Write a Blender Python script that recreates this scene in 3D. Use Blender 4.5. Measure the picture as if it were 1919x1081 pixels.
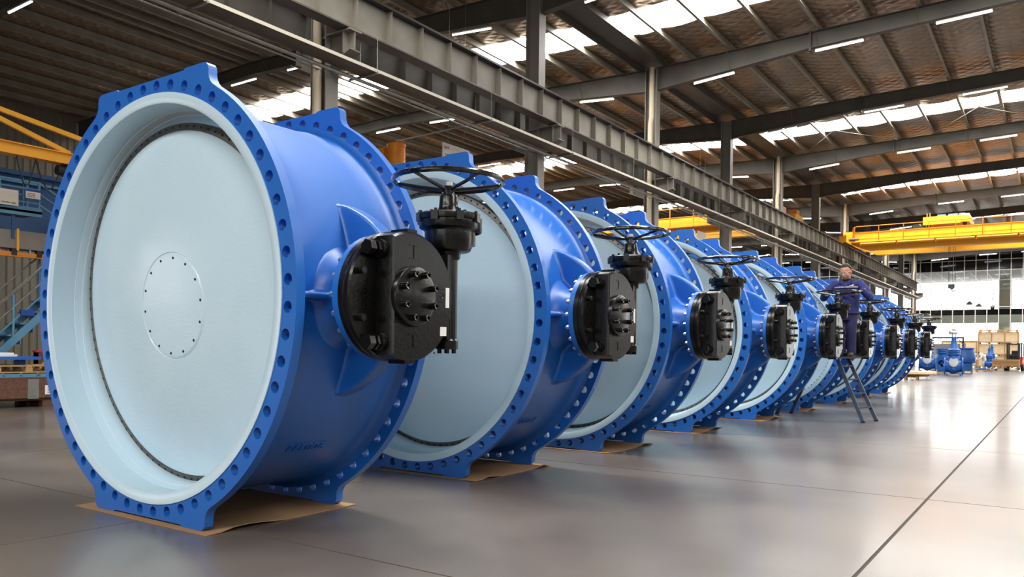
import bpy, bmesh, math, random
from mathutils import Vector, Matrix
from math import sin, cos, pi, radians as rad, sqrt, atan2
random.seed(7)
SC = bpy.context.scene
COL = SC.collection
for _o in list(bpy.data.objects): bpy.data.objects.remove(_o)

# ---------------------------------------------------------------- camera
cam = bpy.data.cameras.new('camera')
cam.sensor_fit = 'HORIZONTAL'; cam.sensor_width = 36.0
cam.lens = 1492.98 / 1919 * 36.0
cam.shift_y = 128.4 / 1919
cam.clip_end = 500
cam_o = bpy.data.objects.new('camera', cam); COL.objects.link(cam_o)
_R = Matrix.Rotation(rad(34.58), 3, 'Z') @ Matrix.Rotation(rad(-0.471), 3, 'X') @ Matrix.Rotation(rad(-0.668), 3, 'Y')
_m = Matrix((( _R[0][0], _R[0][2], -_R[0][1]), (_R[1][0], _R[1][2], -_R[1][1]), (_R[2][0], _R[2][2], -_R[2][1]))).to_4x4()
_m.translation = (4.672, -2.789, 1.078)
cam_o.matrix_world = _m
SC.camera = cam_o

# ---------------------------------------------------------------- light and exposure
world = bpy.data.worlds.new('overcast_sky'); SC.world = world
world.use_nodes = True
_bg = world.node_tree.nodes['Background']
_bg.inputs[0].default_value = (0.98, 0.985, 1.0, 1); _bg.inputs[1].default_value = 8.0
SKYLIGHT = 29.0      # daylight glowing in the translucent roof panels
TUBE = 14.0          # fluorescent tubes
SIDEWIN = 3.7        # daylit window panes
VS = SC.view_settings
SC.display_settings.display_device = 'sRGB'
VS.view_transform = 'Standard'; VS.look = 'None'; VS.gamma = 1.0; VS.use_curve_mapping = False
VS.exposure = 0.08
SC.cycles.max_bounces = 8; SC.cycles.diffuse_bounces = 4; SC.cycles.glossy_bounces = 4
SC.cycles.transparent_max_bounces = 12; SC.cycles.sample_clamp_indirect = 6.0
SC.cycles.caustics_reflective = False; SC.cycles.caustics_refractive = False

# ---------------------------------------------------------------- materials
def srgb(c):
    return tuple(((x/255.0)/12.92 if x/255.0 <= 0.04045 else ((x/255.0+0.055)/1.055)**2.4) for x in c)
MATS = {}
def mat(name, col, rough=0.5, metal=0.0, noise=None, bump=None, coat=0.0, spec=0.5, sheen=0.0, stretch=(1,1,1), coat_rough=0.12):
    """principled material; noise=(scale, colour2, amount), bump=(scale, strength)"""
    m = bpy.data.materials.new(name); m.use_nodes = True
    nt = m.node_tree; b = nt.nodes['Principled BSDF']
    c = srgb(col); b.inputs['Base Color'].default_value = (*c, 1)
    b.inputs['Roughness'].default_value = rough; b.inputs['Metallic'].default_value = metal
    b.inputs['Specular IOR Level'].default_value = spec
    if coat:
        b.inputs['Coat Weight'].default_value = coat; b.inputs['Coat Roughness'].default_value = coat_rough
    if noise or bump:
        tc = nt.nodes.new('ShaderNodeTexCoord'); mp = nt.nodes.new('ShaderNodeMapping')
        mp.inputs['Scale'].default_value = stretch
        nt.links.new(tc.outputs['Object'], mp.inputs['Vector'])
    if noise:
        n = nt.nodes.new('ShaderNodeTexNoise'); n.inputs['Scale'].default_value = noise[0]; n.inputs['Detail'].default_value = 5
        nt.links.new(mp.outputs[0], n.inputs['Vector'])
        r = nt.nodes.new('ShaderNodeValToRGB'); r.color_ramp.elements[0].position = 0.35; r.color_ramp.elements[1].position = 0.68
        c2 = srgb(noise[1]); k = noise[2]
        r.color_ramp.elements[0].color = (*c, 1)
        r.color_ramp.elements[1].color = (*[c[i]*(1-k)+c2[i]*k for i in range(3)], 1)
        nt.links.new(n.outputs['Fac'], r.inputs[0]); nt.links.new(r.outputs[0], b.inputs['Base Color'])
    if bump:
        n2 = nt.nodes.new('ShaderNodeTexNoise'); n2.inputs['Scale'].default_value = bump[0]; n2.inputs['Detail'].default_value = 3
        nt.links.new(mp.outputs[0], n2.inputs['Vector'])
        bp = nt.nodes.new('ShaderNodeBump'); bp.inputs['Strength'].default_value = bump[1]; bp.inputs['Distance'].default_value = 0.01
        nt.links.new(n2.outputs['Fac'], bp.inputs['Height']); nt.links.new(bp.outputs[0], b.inputs['Normal'])
    MATS[name] = m
    return m
def emit(name, col, strength):
    m = bpy.data.materials.new(name); m.use_nodes = True; nt = m.node_tree
    nt.nodes.remove(nt.nodes['Principled BSDF'])
    e = nt.nodes.new('ShaderNodeEmission'); e.inputs[0].default_value = (*col, 1); e.inputs[1].default_value = strength
    nt.links.new(e.outputs[0], nt.nodes['Material Output'].inputs[0]); MATS[name] = m
    m.cycles.emission_sampling = 'FRONT'
    return m
def glass_mat(name, tint, gloss):
    m = bpy.data.materials.new(name); m.use_nodes = True; nt = m.node_tree
    nt.nodes.remove(nt.nodes['Principled BSDF'])
    t = nt.nodes.new('ShaderNodeBsdfTransparent'); t.inputs[0].default_value = (*tint, 1)
    g = nt.nodes.new('ShaderNodeBsdfGlossy'); g.inputs['Roughness'].default_value = 0.03
    fr = nt.nodes.new('ShaderNodeFresnel'); fr.inputs[0].default_value = 1.5
    mu = nt.nodes.new('ShaderNodeMath'); mu.operation = 'MULTIPLY'; mu.inputs[1].default_value = gloss
    mx = nt.nodes.new('ShaderNodeMixShader')
    nt.links.new(fr.outputs[0], mu.inputs[0]); nt.links.new(mu.outputs[0], mx.inputs[0])
    nt.links.new(t.outputs[0], mx.inputs[1]); nt.links.new(g.outputs[0], mx.inputs[2])
    nt.links.new(mx.outputs[0], nt.nodes['Material Output'].inputs[0]); MATS[name] = m
    return m

mat('blue', (16, 94, 180), 0.42, 0, (3.0, (24, 101, 186), 0.5), (9, 0.05), coat=0.36, spec=0.5, coat_rough=0.36)
mat('lightblue', (190, 214, 227), 0.30, 0, (2.2, (199, 219, 231), 0.7), (45, 0.12), coat=0.2)
mat('steel', (120, 116, 112), 0.38, 0.9, (14, (90, 86, 82), 0.6))
mat('darksteel', (40, 38, 36), 0.45, 0.6)
mat('bright_steel', (205, 205, 205), 0.3, 0.9)
mat('black', (9, 8, 8), 0.28, 0, (25, (15, 14, 13), 0.6), (45, 0.12), spec=0.3, coat=0.12)
mat('black_gloss', (9, 9, 9), 0.16, 0, coat=0.4)
mat('label_white', (228, 228, 224), 0.5)
mat('cardboard', (160, 124, 88), 0.85, 0, (6, (146, 110, 76), 0.6), (30, 0.1))
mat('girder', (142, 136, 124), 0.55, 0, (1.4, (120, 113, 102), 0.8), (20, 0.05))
mat('roofsteel', (84, 79, 71), 0.55, 0, (1.2, (70, 66, 59), 0.8), spec=0.35)
mat('column', (128, 122, 113), 0.5, 0, (0.8, (112, 106, 98), 0.7))
mat('rain_pipe', (190, 176, 152), 0.6, 0, (2, (196, 180, 152), 0.7))
mat('rail', (46, 42, 44), 0.4, 0.5)
mat('tray', (104, 92, 80), 0.6, 0.1, (6, (86, 76, 66), 0.7))
mat('tray_edge', (196, 188, 172), 0.5)
mat('joint', (58, 51, 46), 0.9)
mat('lobby_ceiling', (196, 182, 166), 0.7)
mat('girder_shaded', (92, 88, 82), 0.55, 0, (1.4, (76, 72, 66), 0.8))  # girder paint with shade put into it, for bottom flanges and the far girder
mat('galv', (150, 148, 142), 0.4, 0.7, (5, (120, 118, 112), 0.6))
mat('yellow', (240, 172, 38), 0.45, 0, (1.5, (232, 160, 30), 0.6))
mat('orange', (226, 136, 22), 0.45, 0, (3, (205, 118, 20), 0.7))
mat('motor_grey', (92, 104, 116), 0.5)
mat('red', (190, 36, 52), 0.5)
mat('platblue', (92, 146, 176), 0.5, 0, (2, (74, 124, 158), 0.7))
mat('deepblue', (30, 78, 128), 0.5, 0, (2, (22, 60, 104), 0.7))
mat('wall', (112, 107, 94), 0.6, 0, (0.6, (92, 86, 74), 0.8), stretch=(1, 1, 0.4))
mat('concrete_grey', (140, 134, 124), 0.7, 0, (2, (116, 108, 98), 0.7))
mat('sign_white', (234, 226, 212), 0.6)
mat('ink', (40, 36, 38), 0.7)
mat('ink_red', (150, 40, 80), 0.7)
mat('ink_blue', (30, 70, 150), 0.7)
mat('wood', (196, 158, 108), 0.75, 0, (4, (168, 128, 84), 0.8), stretch=(1, 6, 6))
mat('plywood', (240, 216, 178), 0.7, 0, (3, (228, 198, 154), 0.8))
mat('dark_wood', (104, 68, 50), 0.75, 0, (4, (70, 46, 36), 0.8), stretch=(1, 6, 6))
mat('mullion', (214, 214, 208), 0.45)
mat('white_wall', (226, 224, 216), 0.7)
mat('dark_band', (16, 16, 17), 0.7, spec=0.2)
mat('purlin', (150, 142, 126), 0.5, 0, (1.5, (128, 120, 106), 0.8))
mat('dark_void', (34, 33, 32), 0.8)
mat('dark_glass', (30, 30, 31), 0.08, 0, spec=0.6)
mat('lobby_wall', (206, 206, 190), 0.7)
mat('navy', (44, 48, 112), 0.8, 0, (14, (34, 37, 92), 0.8), (22, 0.5))
mat('navy_dark', (38, 38, 84), 0.82, 0, (12, (30, 30, 66), 0.8), (18, 0.5))
mat('shirt_black', (24, 23, 28), 0.85)
mat('reflective', (172, 170, 160), 0.5)
mat('skin', (196, 142, 112), 0.55, 0, (10, (182, 122, 96), 0.5))
mat('hair', (24, 20, 18), 0.6)
mat('lens', (225, 228, 230), 0.1, 0.2)
mat('glove', (120, 116, 112), 0.8, 0, (20, (84, 80, 78), 0.8))
mat('shoe', (66, 58, 46), 0.7, 0, (10, (44, 38, 32), 0.8))
mat('ladder', (58, 70, 92), 0.45, 0.2, (8, (44, 52, 70), 0.7))
mat('coverall', (222, 212, 196), 0.8, 0, None, (14, 0.4))
mat('forkred', (214, 84, 52), 0.5)
mat('forkblack', (34, 32, 31), 0.6)
mat('tyre', (24, 24, 24), 0.85)
mat('film', (176, 182, 188), 0.35, 0, None, (18, 0.6))
mat('leaf', (92, 108, 82), 0.7)
mat('foam', (205, 200, 190), 0.8)
emit('skylight', (1.0, 0.985, 0.945), SKYLIGHT)
emit('tube', (0.95, 0.98, 1.0), TUBE)
emit('window_day', (0.97, 0.985, 1.0), SIDEWIN)
glass_mat('glass', (0.90, 0.92, 0.92), 1.3)

def floor_material():
    m = bpy.data.materials.new('polished_concrete'); m.use_nodes = True; nt = m.node_tree; b = nt.nodes['Principled BSDF']
    tc = nt.nodes.new('ShaderNodeNewGeometry')
    def noise(scale, detail, vec=None):
        n = nt.nodes.new('ShaderNodeTexNoise'); n.inputs['Scale'].default_value = scale; n.inputs['Detail'].default_value = detail
        nt.links.new(vec or tc.outputs['Position'], n.inputs['Vector']); return n
    n1 = noise(0.6, 5)
    r = nt.nodes.new('ShaderNodeValToRGB'); e = r.color_ramp.elements
    r.color_ramp.interpolation = 'EASE'; e[0].position = 0.25; e[0].color = (*srgb((86, 78, 73)), 1)
    e[1].position = 0.75; e[1].color = (*srgb((117, 107, 99)), 1)
    nt.links.new(n1.outputs['Fac'], r.inputs[0])
    nt.links.new(r.outputs[0], b.inputs['Base Color'])
    n3 = noise(0.5, 3)
    mr = nt.nodes.new('ShaderNodeMapRange'); mr.inputs[3].default_value = 0.282; mr.inputs[4].default_value = 0.32
    mr.inputs[1].default_value = 0.3; mr.inputs[2].default_value = 0.7
    nt.links.new(n3.outputs['Fac'], mr.inputs[0]); nt.links.new(mr.outputs[0], b.inputs['Roughness'])
    b.inputs["Specular IOR Level"].default_value = 0.5
    b.inputs['Coat Weight'].default_value = 0.28; b.inputs['Coat Roughness'].default_value = 0.13; b.inputs['Coat IOR'].default_value = 1.4
    MATS['floor'] = m
floor_material()
def foil_material():
    """crinkled roof insulation foil held by a diamond wire net"""
    m = bpy.data.materials.new('roof_foil'); m.use_nodes = True; nt = m.node_tree; b = nt.nodes['Principled BSDF']
    tc = nt.nodes.new('ShaderNodeTexCoord')
    n1 = nt.nodes.new('ShaderNodeTexNoise'); n1.inputs['Scale'].default_value = 0.5; n1.inputs['Detail'].default_value = 4
    nt.links.new(tc.outputs['Object'], n1.inputs['Vector'])
    r = nt.nodes.new('ShaderNodeValToRGB'); e = r.color_ramp.elements
    e[0].position = 0.32; e[0].color = (*srgb((124, 107, 90)), 1); e[1].position = 0.7; e[1].color = (*srgb((152, 128, 104)), 1)
    nt.links.new(n1.outputs['Fac'], r.inputs[0]); nt.links.new(r.outputs[0], b.inputs['Base Color'])
    b.inputs['Roughness'].default_value = 0.36; b.inputs['Metallic'].default_value = 0.45
    def wave(ax):
        mp = nt.nodes.new('ShaderNodeMapping'); mp.inputs['Rotation'].default_value = (0, 0, rad(ax))
        nt.links.new(tc.outputs['Object'], mp.inputs['Vector'])
        w = nt.nodes.new('ShaderNodeTexWave'); w.inputs['Scale'].default_value = 0.95; w.inputs['Distortion'].default_value = 1.2
        w.inputs['Detail'].default_value = 2
        nt.links.new(mp.outputs[0], w.inputs['Vector']); return w
    a, c = wave(52), wave(-52)
    mx = nt.nodes.new('ShaderNodeMath'); mx.operation = 'MAXIMUM'
    nt.links.new(a.outputs['Fac'], mx.inputs[0]); nt.links.new(c.outputs['Fac'], mx.inputs[1])
    bp = nt.nodes.new('ShaderNodeBump'); bp.inputs['Strength'].default_value = 0.55; bp.inputs['Distance'].default_value = 0.06
    nt.links.new(mx.outputs[0], bp.inputs['Height']); nt.links.new(bp.outputs[0], b.inputs['Normal'])
    MATS['foil'] = m
foil_material()

# ---------------------------------------------------------------- helpers
class MB:
    """collects geometry for one mesh object"""
    def __init__(s): s.v = []; s.f = []
    def add(s, vs, fs):
        o = len(s.v); s.v += [tuple(p) for p in vs]; s.f += [tuple(i+o for i in f) for f in fs]; return s
    def box(s, x0, x1, y0, y1, z0, z1):
        return s.add([(x0,y0,z0),(x1,y0,z0),(x1,y1,z0),(x0,y1,z0),(x0,y0,z1),(x1,y0,z1),(x1,y1,z1),(x0,y1,z1)],
                     [(0,3,2,1),(4,5,6,7),(0,1,5,4),(1,2,6,5),(2,3,7,6),(3,0,4,7)])
    def bar(s, p0, p1, w, h, up=(0,0,1)):
        p0, p1 = Vector(p0), Vector(p1); d = (p1-p0).normalized(); u = Vector(up)
        sd = d.cross(u)
        if sd.length < 1e-4: sd = d.cross(Vector((0,1,0)))
        sd.normalize(); u = sd.cross(d).normalized()
        vs = []
        for p in (p0, p1):
            for a, b in ((-1,-1),(1,-1),(1,1),(-1,1)): vs.append(p + sd*a*w/2 + u*b*h/2)
        return s.add(vs, [(0,1,2,3),(7,6,5,4),(0,4,5,1),(1,5,6,2),(2,6,7,3),(3,7,4,0)])
    def cyl(s, p0, p1, r0, r1=None, n=16, caps=True, ph=0.0):
        r1 = r0 if r1 is None else r1
        p0, p1 = Vector(p0), Vector(p1); d = (p1-p0).normalized()
        a = d.orthogonal().normalized() if abs(d.z) < 0.99 else Vector((1,0,0)); b = d.cross(a)
        vs = []
        for p, r in ((p0,r0),(p1,r1)):
            for k in range(n): t = 2*pi*k/n+ph; vs.append(p + a*(r*cos(t)) + b*(r*sin(t)))
        fs = [(k,(k+1)%n,n+(k+1)%n,n+k) for k in range(n)]
        if caps: fs += [tuple(range(n-1,-1,-1)), tuple(range(n,2*n))]
        return s.add(vs, fs)
    def tube(s, pts, r, n=8, closed=False):
        pts = [Vector(p) for p in pts]; N = len(pts); vs = []; prev = None
        rs = r if isinstance(r, (list, tuple)) else [r]*N
        for i, p in enumerate(pts):
            if closed: d = pts[(i+1) % N] - pts[i-1]
            else: d = pts[min(i+1,N-1)] - pts[max(i-1,0)]
            d.normalize()
            if prev is None: a = d.orthogonal().normalized()
            else:
                a = prev - d*prev.dot(d); a.normalize()
            prev = a; b = d.cross(a)
            for k in range(n): t = 2*pi*k/n; vs.append(p + a*(rs[i]*cos(t)) + b*(rs[i]*sin(t)))
        fs = []
        for i in range(N if closed else N-1):
            j = (i+1) % N
            for k in range(n): fs.append((i*n+k, i*n+(k+1)%n, j*n+(k+1)%n, j*n+k))
        if not closed: fs += [tuple(range(n-1,-1,-1)), tuple(range((N-1)*n, N*n))]
        return s.add(vs, fs)
    def lathe(s, prof, n=32, c=(0,0,0), axis='Z', close0=False, close1=False):
        """profile of (radius, height) turned about an axis through c"""
        vs = []
        for r, h in prof:
            for k in range(n):
                t = 2*pi*k/n; u, w = r*cos(t), r*sin(t)
                vs.append({'Z': (c[0]+u, c[1]+w, c[2]+h), 'Y': (c[0]+u, c[1]+h, c[2]+w), 'X': (c[0]+h, c[1]+u, c[2]+w)}[axis])
        fs = []
        flip = axis == 'Y'
        for i in range(len(prof)-1):
            for k in range(n):
                q = (i*n+k, i*n+(k+1)%n, (i+1)*n+(k+1)%n, (i+1)*n+k)
                fs.append(q[::-1] if flip else q)
        if close0: q = tuple(range(n)); fs.append(q if flip else q[::-1])
        if close1: q = tuple(range((len(prof)-1)*n, len(prof)*n)); fs.append(q[::-1] if flip else q)
        return s.add(vs, fs)
    def prism(s, poly, d0, d1, plane='xy'):
        """polygon extruded from d0 to d1 along the third axis"""
        n = len(poly)
        def P(a, b, d): return {'xy': (a,b,d), 'xz': (a,d,b), 'yz': (d,a,b)}[plane]
        vs = [P(a,b,d0) for a, b in poly] + [P(a,b,d1) for a, b in poly]
        fs = [tuple(range(n-1,-1,-1)), tuple(range(n,2*n))] + [(k,(k+1)%n,n+(k+1)%n,n+k) for k in range(n)]
        return s.add(vs, fs)
    def xf(s, M):
        s.v = [tuple(M @ Vector(p)) for p in s.v]; return s
    def mesh(s, name, m, smooth=32):
        me = bpy.data.meshes.new(name); me.from_pydata(s.v, [], s.f)
        bm = bmesh.new(); bm.from_mesh(me); bmesh.ops.recalc_face_normals(bm, faces=bm.faces); bm.to_mesh(me); bm.free()
        me.materials.append(MATS[m] if isinstance(m, str) else m)
        if smooth: me.shade_smooth(); me.set_sharp_from_angle(angle=rad(smooth))
        me.update(); return me
    def build(s, name, m, parent=None, smooth=32):
        return link(name, s.mesh(name, m, smooth), parent)
def link(name, data, parent=None, loc=None):
    o = bpy.data.objects.new(name, data); COL.objects.link(o)
    if parent is not None: o.parent = parent
    if loc is not None: o.location = loc
    return o
def tag(o, label=None, cat=None, group=None, kind=None):
    if label: o['label'] = label
    if cat: o['category'] = cat
    if group: o['group'] = group
    if kind: o['kind'] = kind
    return o
def thing(name, label, cat, loc=(0,0,0), rz=0.0, group=None):
    o = bpy.data.objects.new(name, None); COL.objects.link(o); o.location = loc; o.rotation_euler = (0,0,rz)
    o.empty_display_size = 0.1
    return tag(o, label, cat, group)
def copy_tree(o, parent=None):
    c = o.copy(); COL.objects.link(c)
    if parent is not None: c.parent = parent
    for ch in list(o.children): copy_tree(ch, c)
    return c
def text_mesh(txt, size, depth, m, name='lettering', align='CENTER'):
    cu = bpy.data.curves.new(name, 'FONT'); cu.body = txt; cu.size = size; cu.extrude = depth
    cu.align_x = align; cu.align_y = 'CENTER'; cu.resolution_u = 3
    o = bpy.data.objects.new(name, cu); COL.objects.link(o)
    me = bpy.data.meshes.new_from_object(o.evaluated_get(bpy.context.evaluated_depsgraph_get()))
    bpy.data.objects.remove(o); me.name = name
    me.materials.clear(); me.materials.append(MATS[m]); return me
ORD = ['first','second','third','fourth','fifth','sixth','seventh','eighth','ninth','tenth','eleventh','twelfth','thirteenth','fourteenth','fifteenth']
def fuse(mb, name, m, parent, voxel=.010, smooth=6):
    """one continuous surface out of overlapping volumes"""
    me = mb.mesh('tmp', m, 0); o = bpy.data.objects.new('tmp', me); COL.objects.link(o)
    r = o.modifiers.new('r', 'REMESH'); r.mode = 'VOXEL'; r.voxel_size = voxel; r.adaptivity = 0
    s = o.modifiers.new('s', 'SMOOTH'); s.factor = .5; s.iterations = smooth
    dg = bpy.context.evaluated_depsgraph_get(); dg.update()
    out = bpy.data.meshes.new_from_object(o.evaluated_get(dg)); bpy.data.objects.remove(o)
    out.name = name; out.materials.clear(); out.materials.append(MATS[m]); out.shade_smooth()
    return link(name, out, parent)

def lit_face(o, d, m2):
    """only the faces of a daylit pane that look along d glow; the others are its edges and outside"""
    me = o.data; me.materials.append(MATS[m2]); d = Vector(d)
    for p in me.polygons:
        if p.normal.dot(d) < .5: p.material_index = 1
    return o
# ---------------------------------------------------------------- butterfly valves
ZC = 1.3617
def flange_mesh(y0, y1):
    R, H, W = 1.378, 1.3617, 0.60
    def ear(sx, sz):
        """one ear, from the circle towards the middle of the foot, as (x, z)"""
        pts = []
        for t in (0, .25, .5, .75, 1):   # concave fillet
            a, b, c = (0.665, sqrt(R*R-.665**2)), (0.606, 1.236), (W, 1.29)
            pts.append(tuple((1-t)**2*a[i]+2*t*(1-t)*b[i]+t*t*c[i] for i in (0,1)))
        for t in (0, .33, .67, 1):
            an = t*pi/2; pts.append((W-.045+.045*cos(an), H-.045+.045*sin(an)))
        pts += [(0.375, H), (0.355, H-.011)]
        return [(sx*x, sz*z) for x, z in pts]
    out = []
    th = atan2(sqrt(R*R-.665**2), .665)
    def arc(a, b, n): return [(R*cos(a+(b-a)*k/n), R*sin(a+(b-a)*k/n)) for k in range(1, n)]
    out += arc(-th, th, 40); out += ear(1, 1); out += ear(-1, 1)[::-1]
    out += arc(pi-th, pi+th, 40); out += ear(-1, -1); out += ear(1, -1)[::-1]
    N = 112
    loops = [out, [(1.222*cos(2*pi*k/N), 1.222*sin(2*pi*k/N)) for k in range(N)]]
    d = 2*pi/56
    for i in range(56):
        a = pi/2 - 1.5*d + i*d; cx, cz = 1.31*cos(a), 1.31*sin(a)
        loops.append([(cx+.0325*cos(2*pi*k/14), cz+.0325*sin(2*pi*k/14)) for k in range(14)])
    bm = bmesh.new(); edges = []; vl = []
    for lp in loops:
        vs = [bm.verts.new((x, 0, z)) for x, z in lp]; vl.append(vs)
        for k in range(len(vs)): edges.append(bm.edges.new((vs[k], vs[(k+1) % len(vs)])))
    bmesh.ops.triangle_fill(bm, use_beauty=True, use_dissolve=False, edges=edges, normal=(0,-1,0))
    bm.verts.index_update()
    flat_v = [v.co.copy() for v in bm.verts]; flat_f = [[v.index for v in f.verts] for f in bm.faces]
    lidx = [[v.index for v in vs] for vs in vl]; bm.free()
    mb = MB(); n = len(flat_v)
    vs = [(p.x, y0, p.z+ZC) for p in flat_v] + [(p.x, y1, p.z+ZC) for p in flat_v]
    fs = [tuple(f) for f in flat_f] + [tuple(i+n for i in f[::-1]) for f in flat_f]
    for lp in lidx:
        for k in range(len(lp)):
            a, b = lp[k], lp[(k+1) % len(lp)]; fs.append((a, b, b+n, a+n))
    mb.add(vs, fs); return mb.mesh('flange', 'blue', 30)

def make_valve():
    root = thing('butterfly_valve', 'x', 'valve')
    fr = link('front_flange', flange_mesh(0.0, 0.058), root)
    rr = link('rear_flange', flange_mesh(1.017, 1.077), root)
    # shell between the flanges with its trunnions, wing webs and ribs
    b = MB()
    b.lathe([(1.30,.055),(1.272,.062),(1.252,.085),(1.243,.13),(1.24,.3),(1.24,.8),(1.245,.93),(1.258,.985),(1.275,1.008),(1.30,1.02)], 112, (0,0,ZC), 'Y')
    YG = 0.50
    b_shell = b
    # trunnions: hub, wing plate and rib flow into the shell with cast fillets
    h = MB(); nt_, ny_ = 40, 26; vs = []
    for lay in (0, 1):
        for it in range(nt_+1):
            for iy in range(ny_+1):
                u, w = it/nt_*2-1, iy/ny_*2-1; th = u*rad(46); e = max(abs(u), abs(w))
                r_ = 1.19 if lay == 0 else 1.2365-.016*max(0, (e-.72)/.28)
                vs.append((r_*cos(th), .53+w*.42, ZC+r_*sin(th)))
    st_ = (nt_+1)*(ny_+1); fs = []
    for it in range(nt_):
        for iy in range(ny_):
            q = (it*(ny_+1)+iy, (it+1)*(ny_+1)+iy, (it+1)*(ny_+1)+iy+1, it*(ny_+1)+iy+1); fs += [q, tuple(j+st_ for j in q[::-1])]
    rim = [it*(ny_+1) for it in range(nt_+1)] + [nt_*(ny_+1)+iy for iy in range(1, ny_+1)] + [it*(ny_+1)+ny_ for it in range(nt_-1, -1, -1)] + [iy for iy in range(ny_-1, 0, -1)]
    for k in range(len(rim)): a_, b_ = rim[k], rim[(k+1) % len(rim)]; fs.append((b_, a_, a_+st_, b_+st_))
    h.add(vs, fs)
    h.lathe([(.30,1.20),(.27,1.235),(.232,1.27),(.214,1.31),(.206,1.38),(.204,1.50)], 48, (0,YG,ZC), 'X', close0=True, close1=True)
    for sz in (1, -1):
        po = [(1.085,.575),(1.13,.567),(1.18,.552),(1.25,.520),(1.32,.482),(1.38,.44),(1.44,.385),(1.485,.325),(1.485,.0),(1.20,.0),(1.19,.20),(1.15,.36),(1.08,.53)]
        h.prism([(x, ZC+sz*z) for x, z in po], YG+.035, YG+.155, 'xz')
    h.box(1.20,1.34,.075,YG,ZC-.018,ZC+.018).box(1.20,1.34,YG,1.0,ZC-.018,ZC+.018)
    tr_o = fuse(h, 'trunnion', 'blue', root, .0105, 16)
    mir = MB(); mir.lathe([(.30,1.20),(.27,1.235),(.232,1.27),(.214,1.31),(.206,1.38),(.204,1.50)], 32, (0,YG,ZC), 'X')
    mir.v = [(-max(x, sqrt(max(0, 1.225**2-(z-ZC)**2))), y, z) for x, y, z in mir.v]; b.add(mir.v, mir.f)
    b.build('shell', 'blue', root, 38)
    # bore lining with the raised sealing faces
    l = MB().lathe([(1.265,.0),(1.265,-.006),(1.204,-.006),(1.199,-.002),(1.196,.10),(1.1925,.150),(1.190,.1515),(1.1885,.158),(1.178,.195),(1.175,.1965),(1.173,.203),(1.164,.24),(1.164,.50),(1.197,.62),(1.197,1.073),(1.206,1.083),(1.265,1.083),(1.265,1.077)], 112, (0,0,ZC), 'Y')
    l.build('bore_lining', 'lightblue', root, 40)
    # disc, turned a little about its shaft
    T = Matrix.Translation((0,0,ZC-.022)) @ Matrix.Translation((0,.3,0)) @ Matrix.Rotation(rad(3.8), 4, 'X') @ Matrix.Translation((0,-.3,0))
    def dome(r): return .160 + .076*(r/1.105)**2.2
    prof = [(0.0001, dome(0)), (.15, dome(.15)), (.334, dome(.334)), (.338, dome(.338)+.004), (.342, dome(.342))]
    prof += [(r, dome(r)) for r in (.45,.6,.75,.9,1.0,1.06)] + [(1.105, dome(1.105)), (1.105,.30),(1.0,.36),(.6,.46),(.3,.50),(.0001,.51)]
    disc = MB().lathe(prof, 112, (0,0,0), 'Y').xf(T).build('disc', 'lightblue', root, 40)
    cov = MB().lathe([(.0001,dome(0)-.002),(.08,dome(.08)-.002),(.15,dome(.15)-.002),(.24,dome(.24)-.002),(.318,dome(.318)-.002),(.324,dome(.324)-.002),(.327,dome(.327)-.0018),(.331,dome(.331)+.003)], 64, (0,0,0), 'Y').xf(T).build('centre_cover', 'lightblue', disc, 40)
    sc = MB()
    for k in range(14):
        a = 2*pi*k/14+.1; sc.cyl((.305*cos(a), dome(.305)+.01, .305*sin(a)), (.305*cos(a), dome(.305)-.0045, .305*sin(a)), .0085, n=10)
    tag(sc.xf(T).build('cover_screws', 'darksteel', disc, 40), kind='stuff')
    ring = MB().lathe([(1.104,.30),(1.104,.232),(1.108,.230),(1.147,.240),(1.152,.246),(1.152,.30)], 112, (0,0,0), 'Y').xf(T).build('retaining_ring', 'steel', root, 30)
    sc = MB()
    for k in range(96):
        a = 2*pi*k/96; sc.cyl((1.128*cos(a), .26, 1.128*sin(a)), (1.128*cos(a), .2335, 1.128*sin(a)), .0095, n=8)
    tag(sc.xf(T).build('ring_screws', 'darksteel', ring, 40), kind='stuff')
    # blind cover on the far trunnion
    MB().lathe([(.0001,-1.57),(.30,-1.57),(.31,-1.56),(.31,-1.49),(.0001,-1.49)], 40, (0,YG,ZC), 'X').build('trunnion_cover', 'blue', root)
    # mounting flange with its nuts
    mf = MB().lathe([(.15,1.475),(.345,1.475),(.350,1.480),(.350,1.522),(.15,1.527)], 56, (0,YG,ZC), 'X').build('mounting_flange', 'blue', root)
    nu = MB()
    for k in range(20):
        a = 2*pi*k/20; y, z = YG+.325*cos(a), ZC+.325*sin(a)
        nu.cyl((1.452,y,z), (1.476,y,z), .018, n=6); nu.cyl((1.440,y,z), (1.454,y,z), .011, n=8)
    tag(nu.build('flange_nuts', 'bright_steel', mf, 20), kind='stuff')
    # worm gearbox
    g = MB()
    g.lathe([(.1,1.525),(.352,1.525),(.357,1.530),(.357,1.563),(.35,1.568),(.35,1.574),(.358,1.579),(.362,1.585),(.362,1.606),(.352,1.616),(.1,1.616)], 64, (0,YG,ZC), 'X')
    gb = g.build('gearbox', 'black', root, 32)
    chord = -.20; poly = []
    a0 = math.acos(chord/.352)
    def blk(R, ch):
        a0 = math.acos(ch/R)
        return [(YG+R*cos(-a0+2*a0*k/48), ZC+R*sin(-a0+2*a0*k/48)) for k in range(49)]
    h = MB(); p1, p2 = blk(.356, -.155), blk(.354, -.15); p3 = blk(.342, -.142); n = len(p1)
    vs = [(1.612,y,z) for y, z in p1] + [(1.724,y,z) for y, z in p2] + [(1.737,y,z) for y, z in p3]
    fs = []
    for L in (0, 1):
        for k in range(n): fs.append((L*n+k, L*n+(k+1) % n, (L+1)*n+(k+1) % n, (L+1)*n+k))
    fs.append(tuple(range(2*n, 3*n))); h.add(vs, fs)
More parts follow.
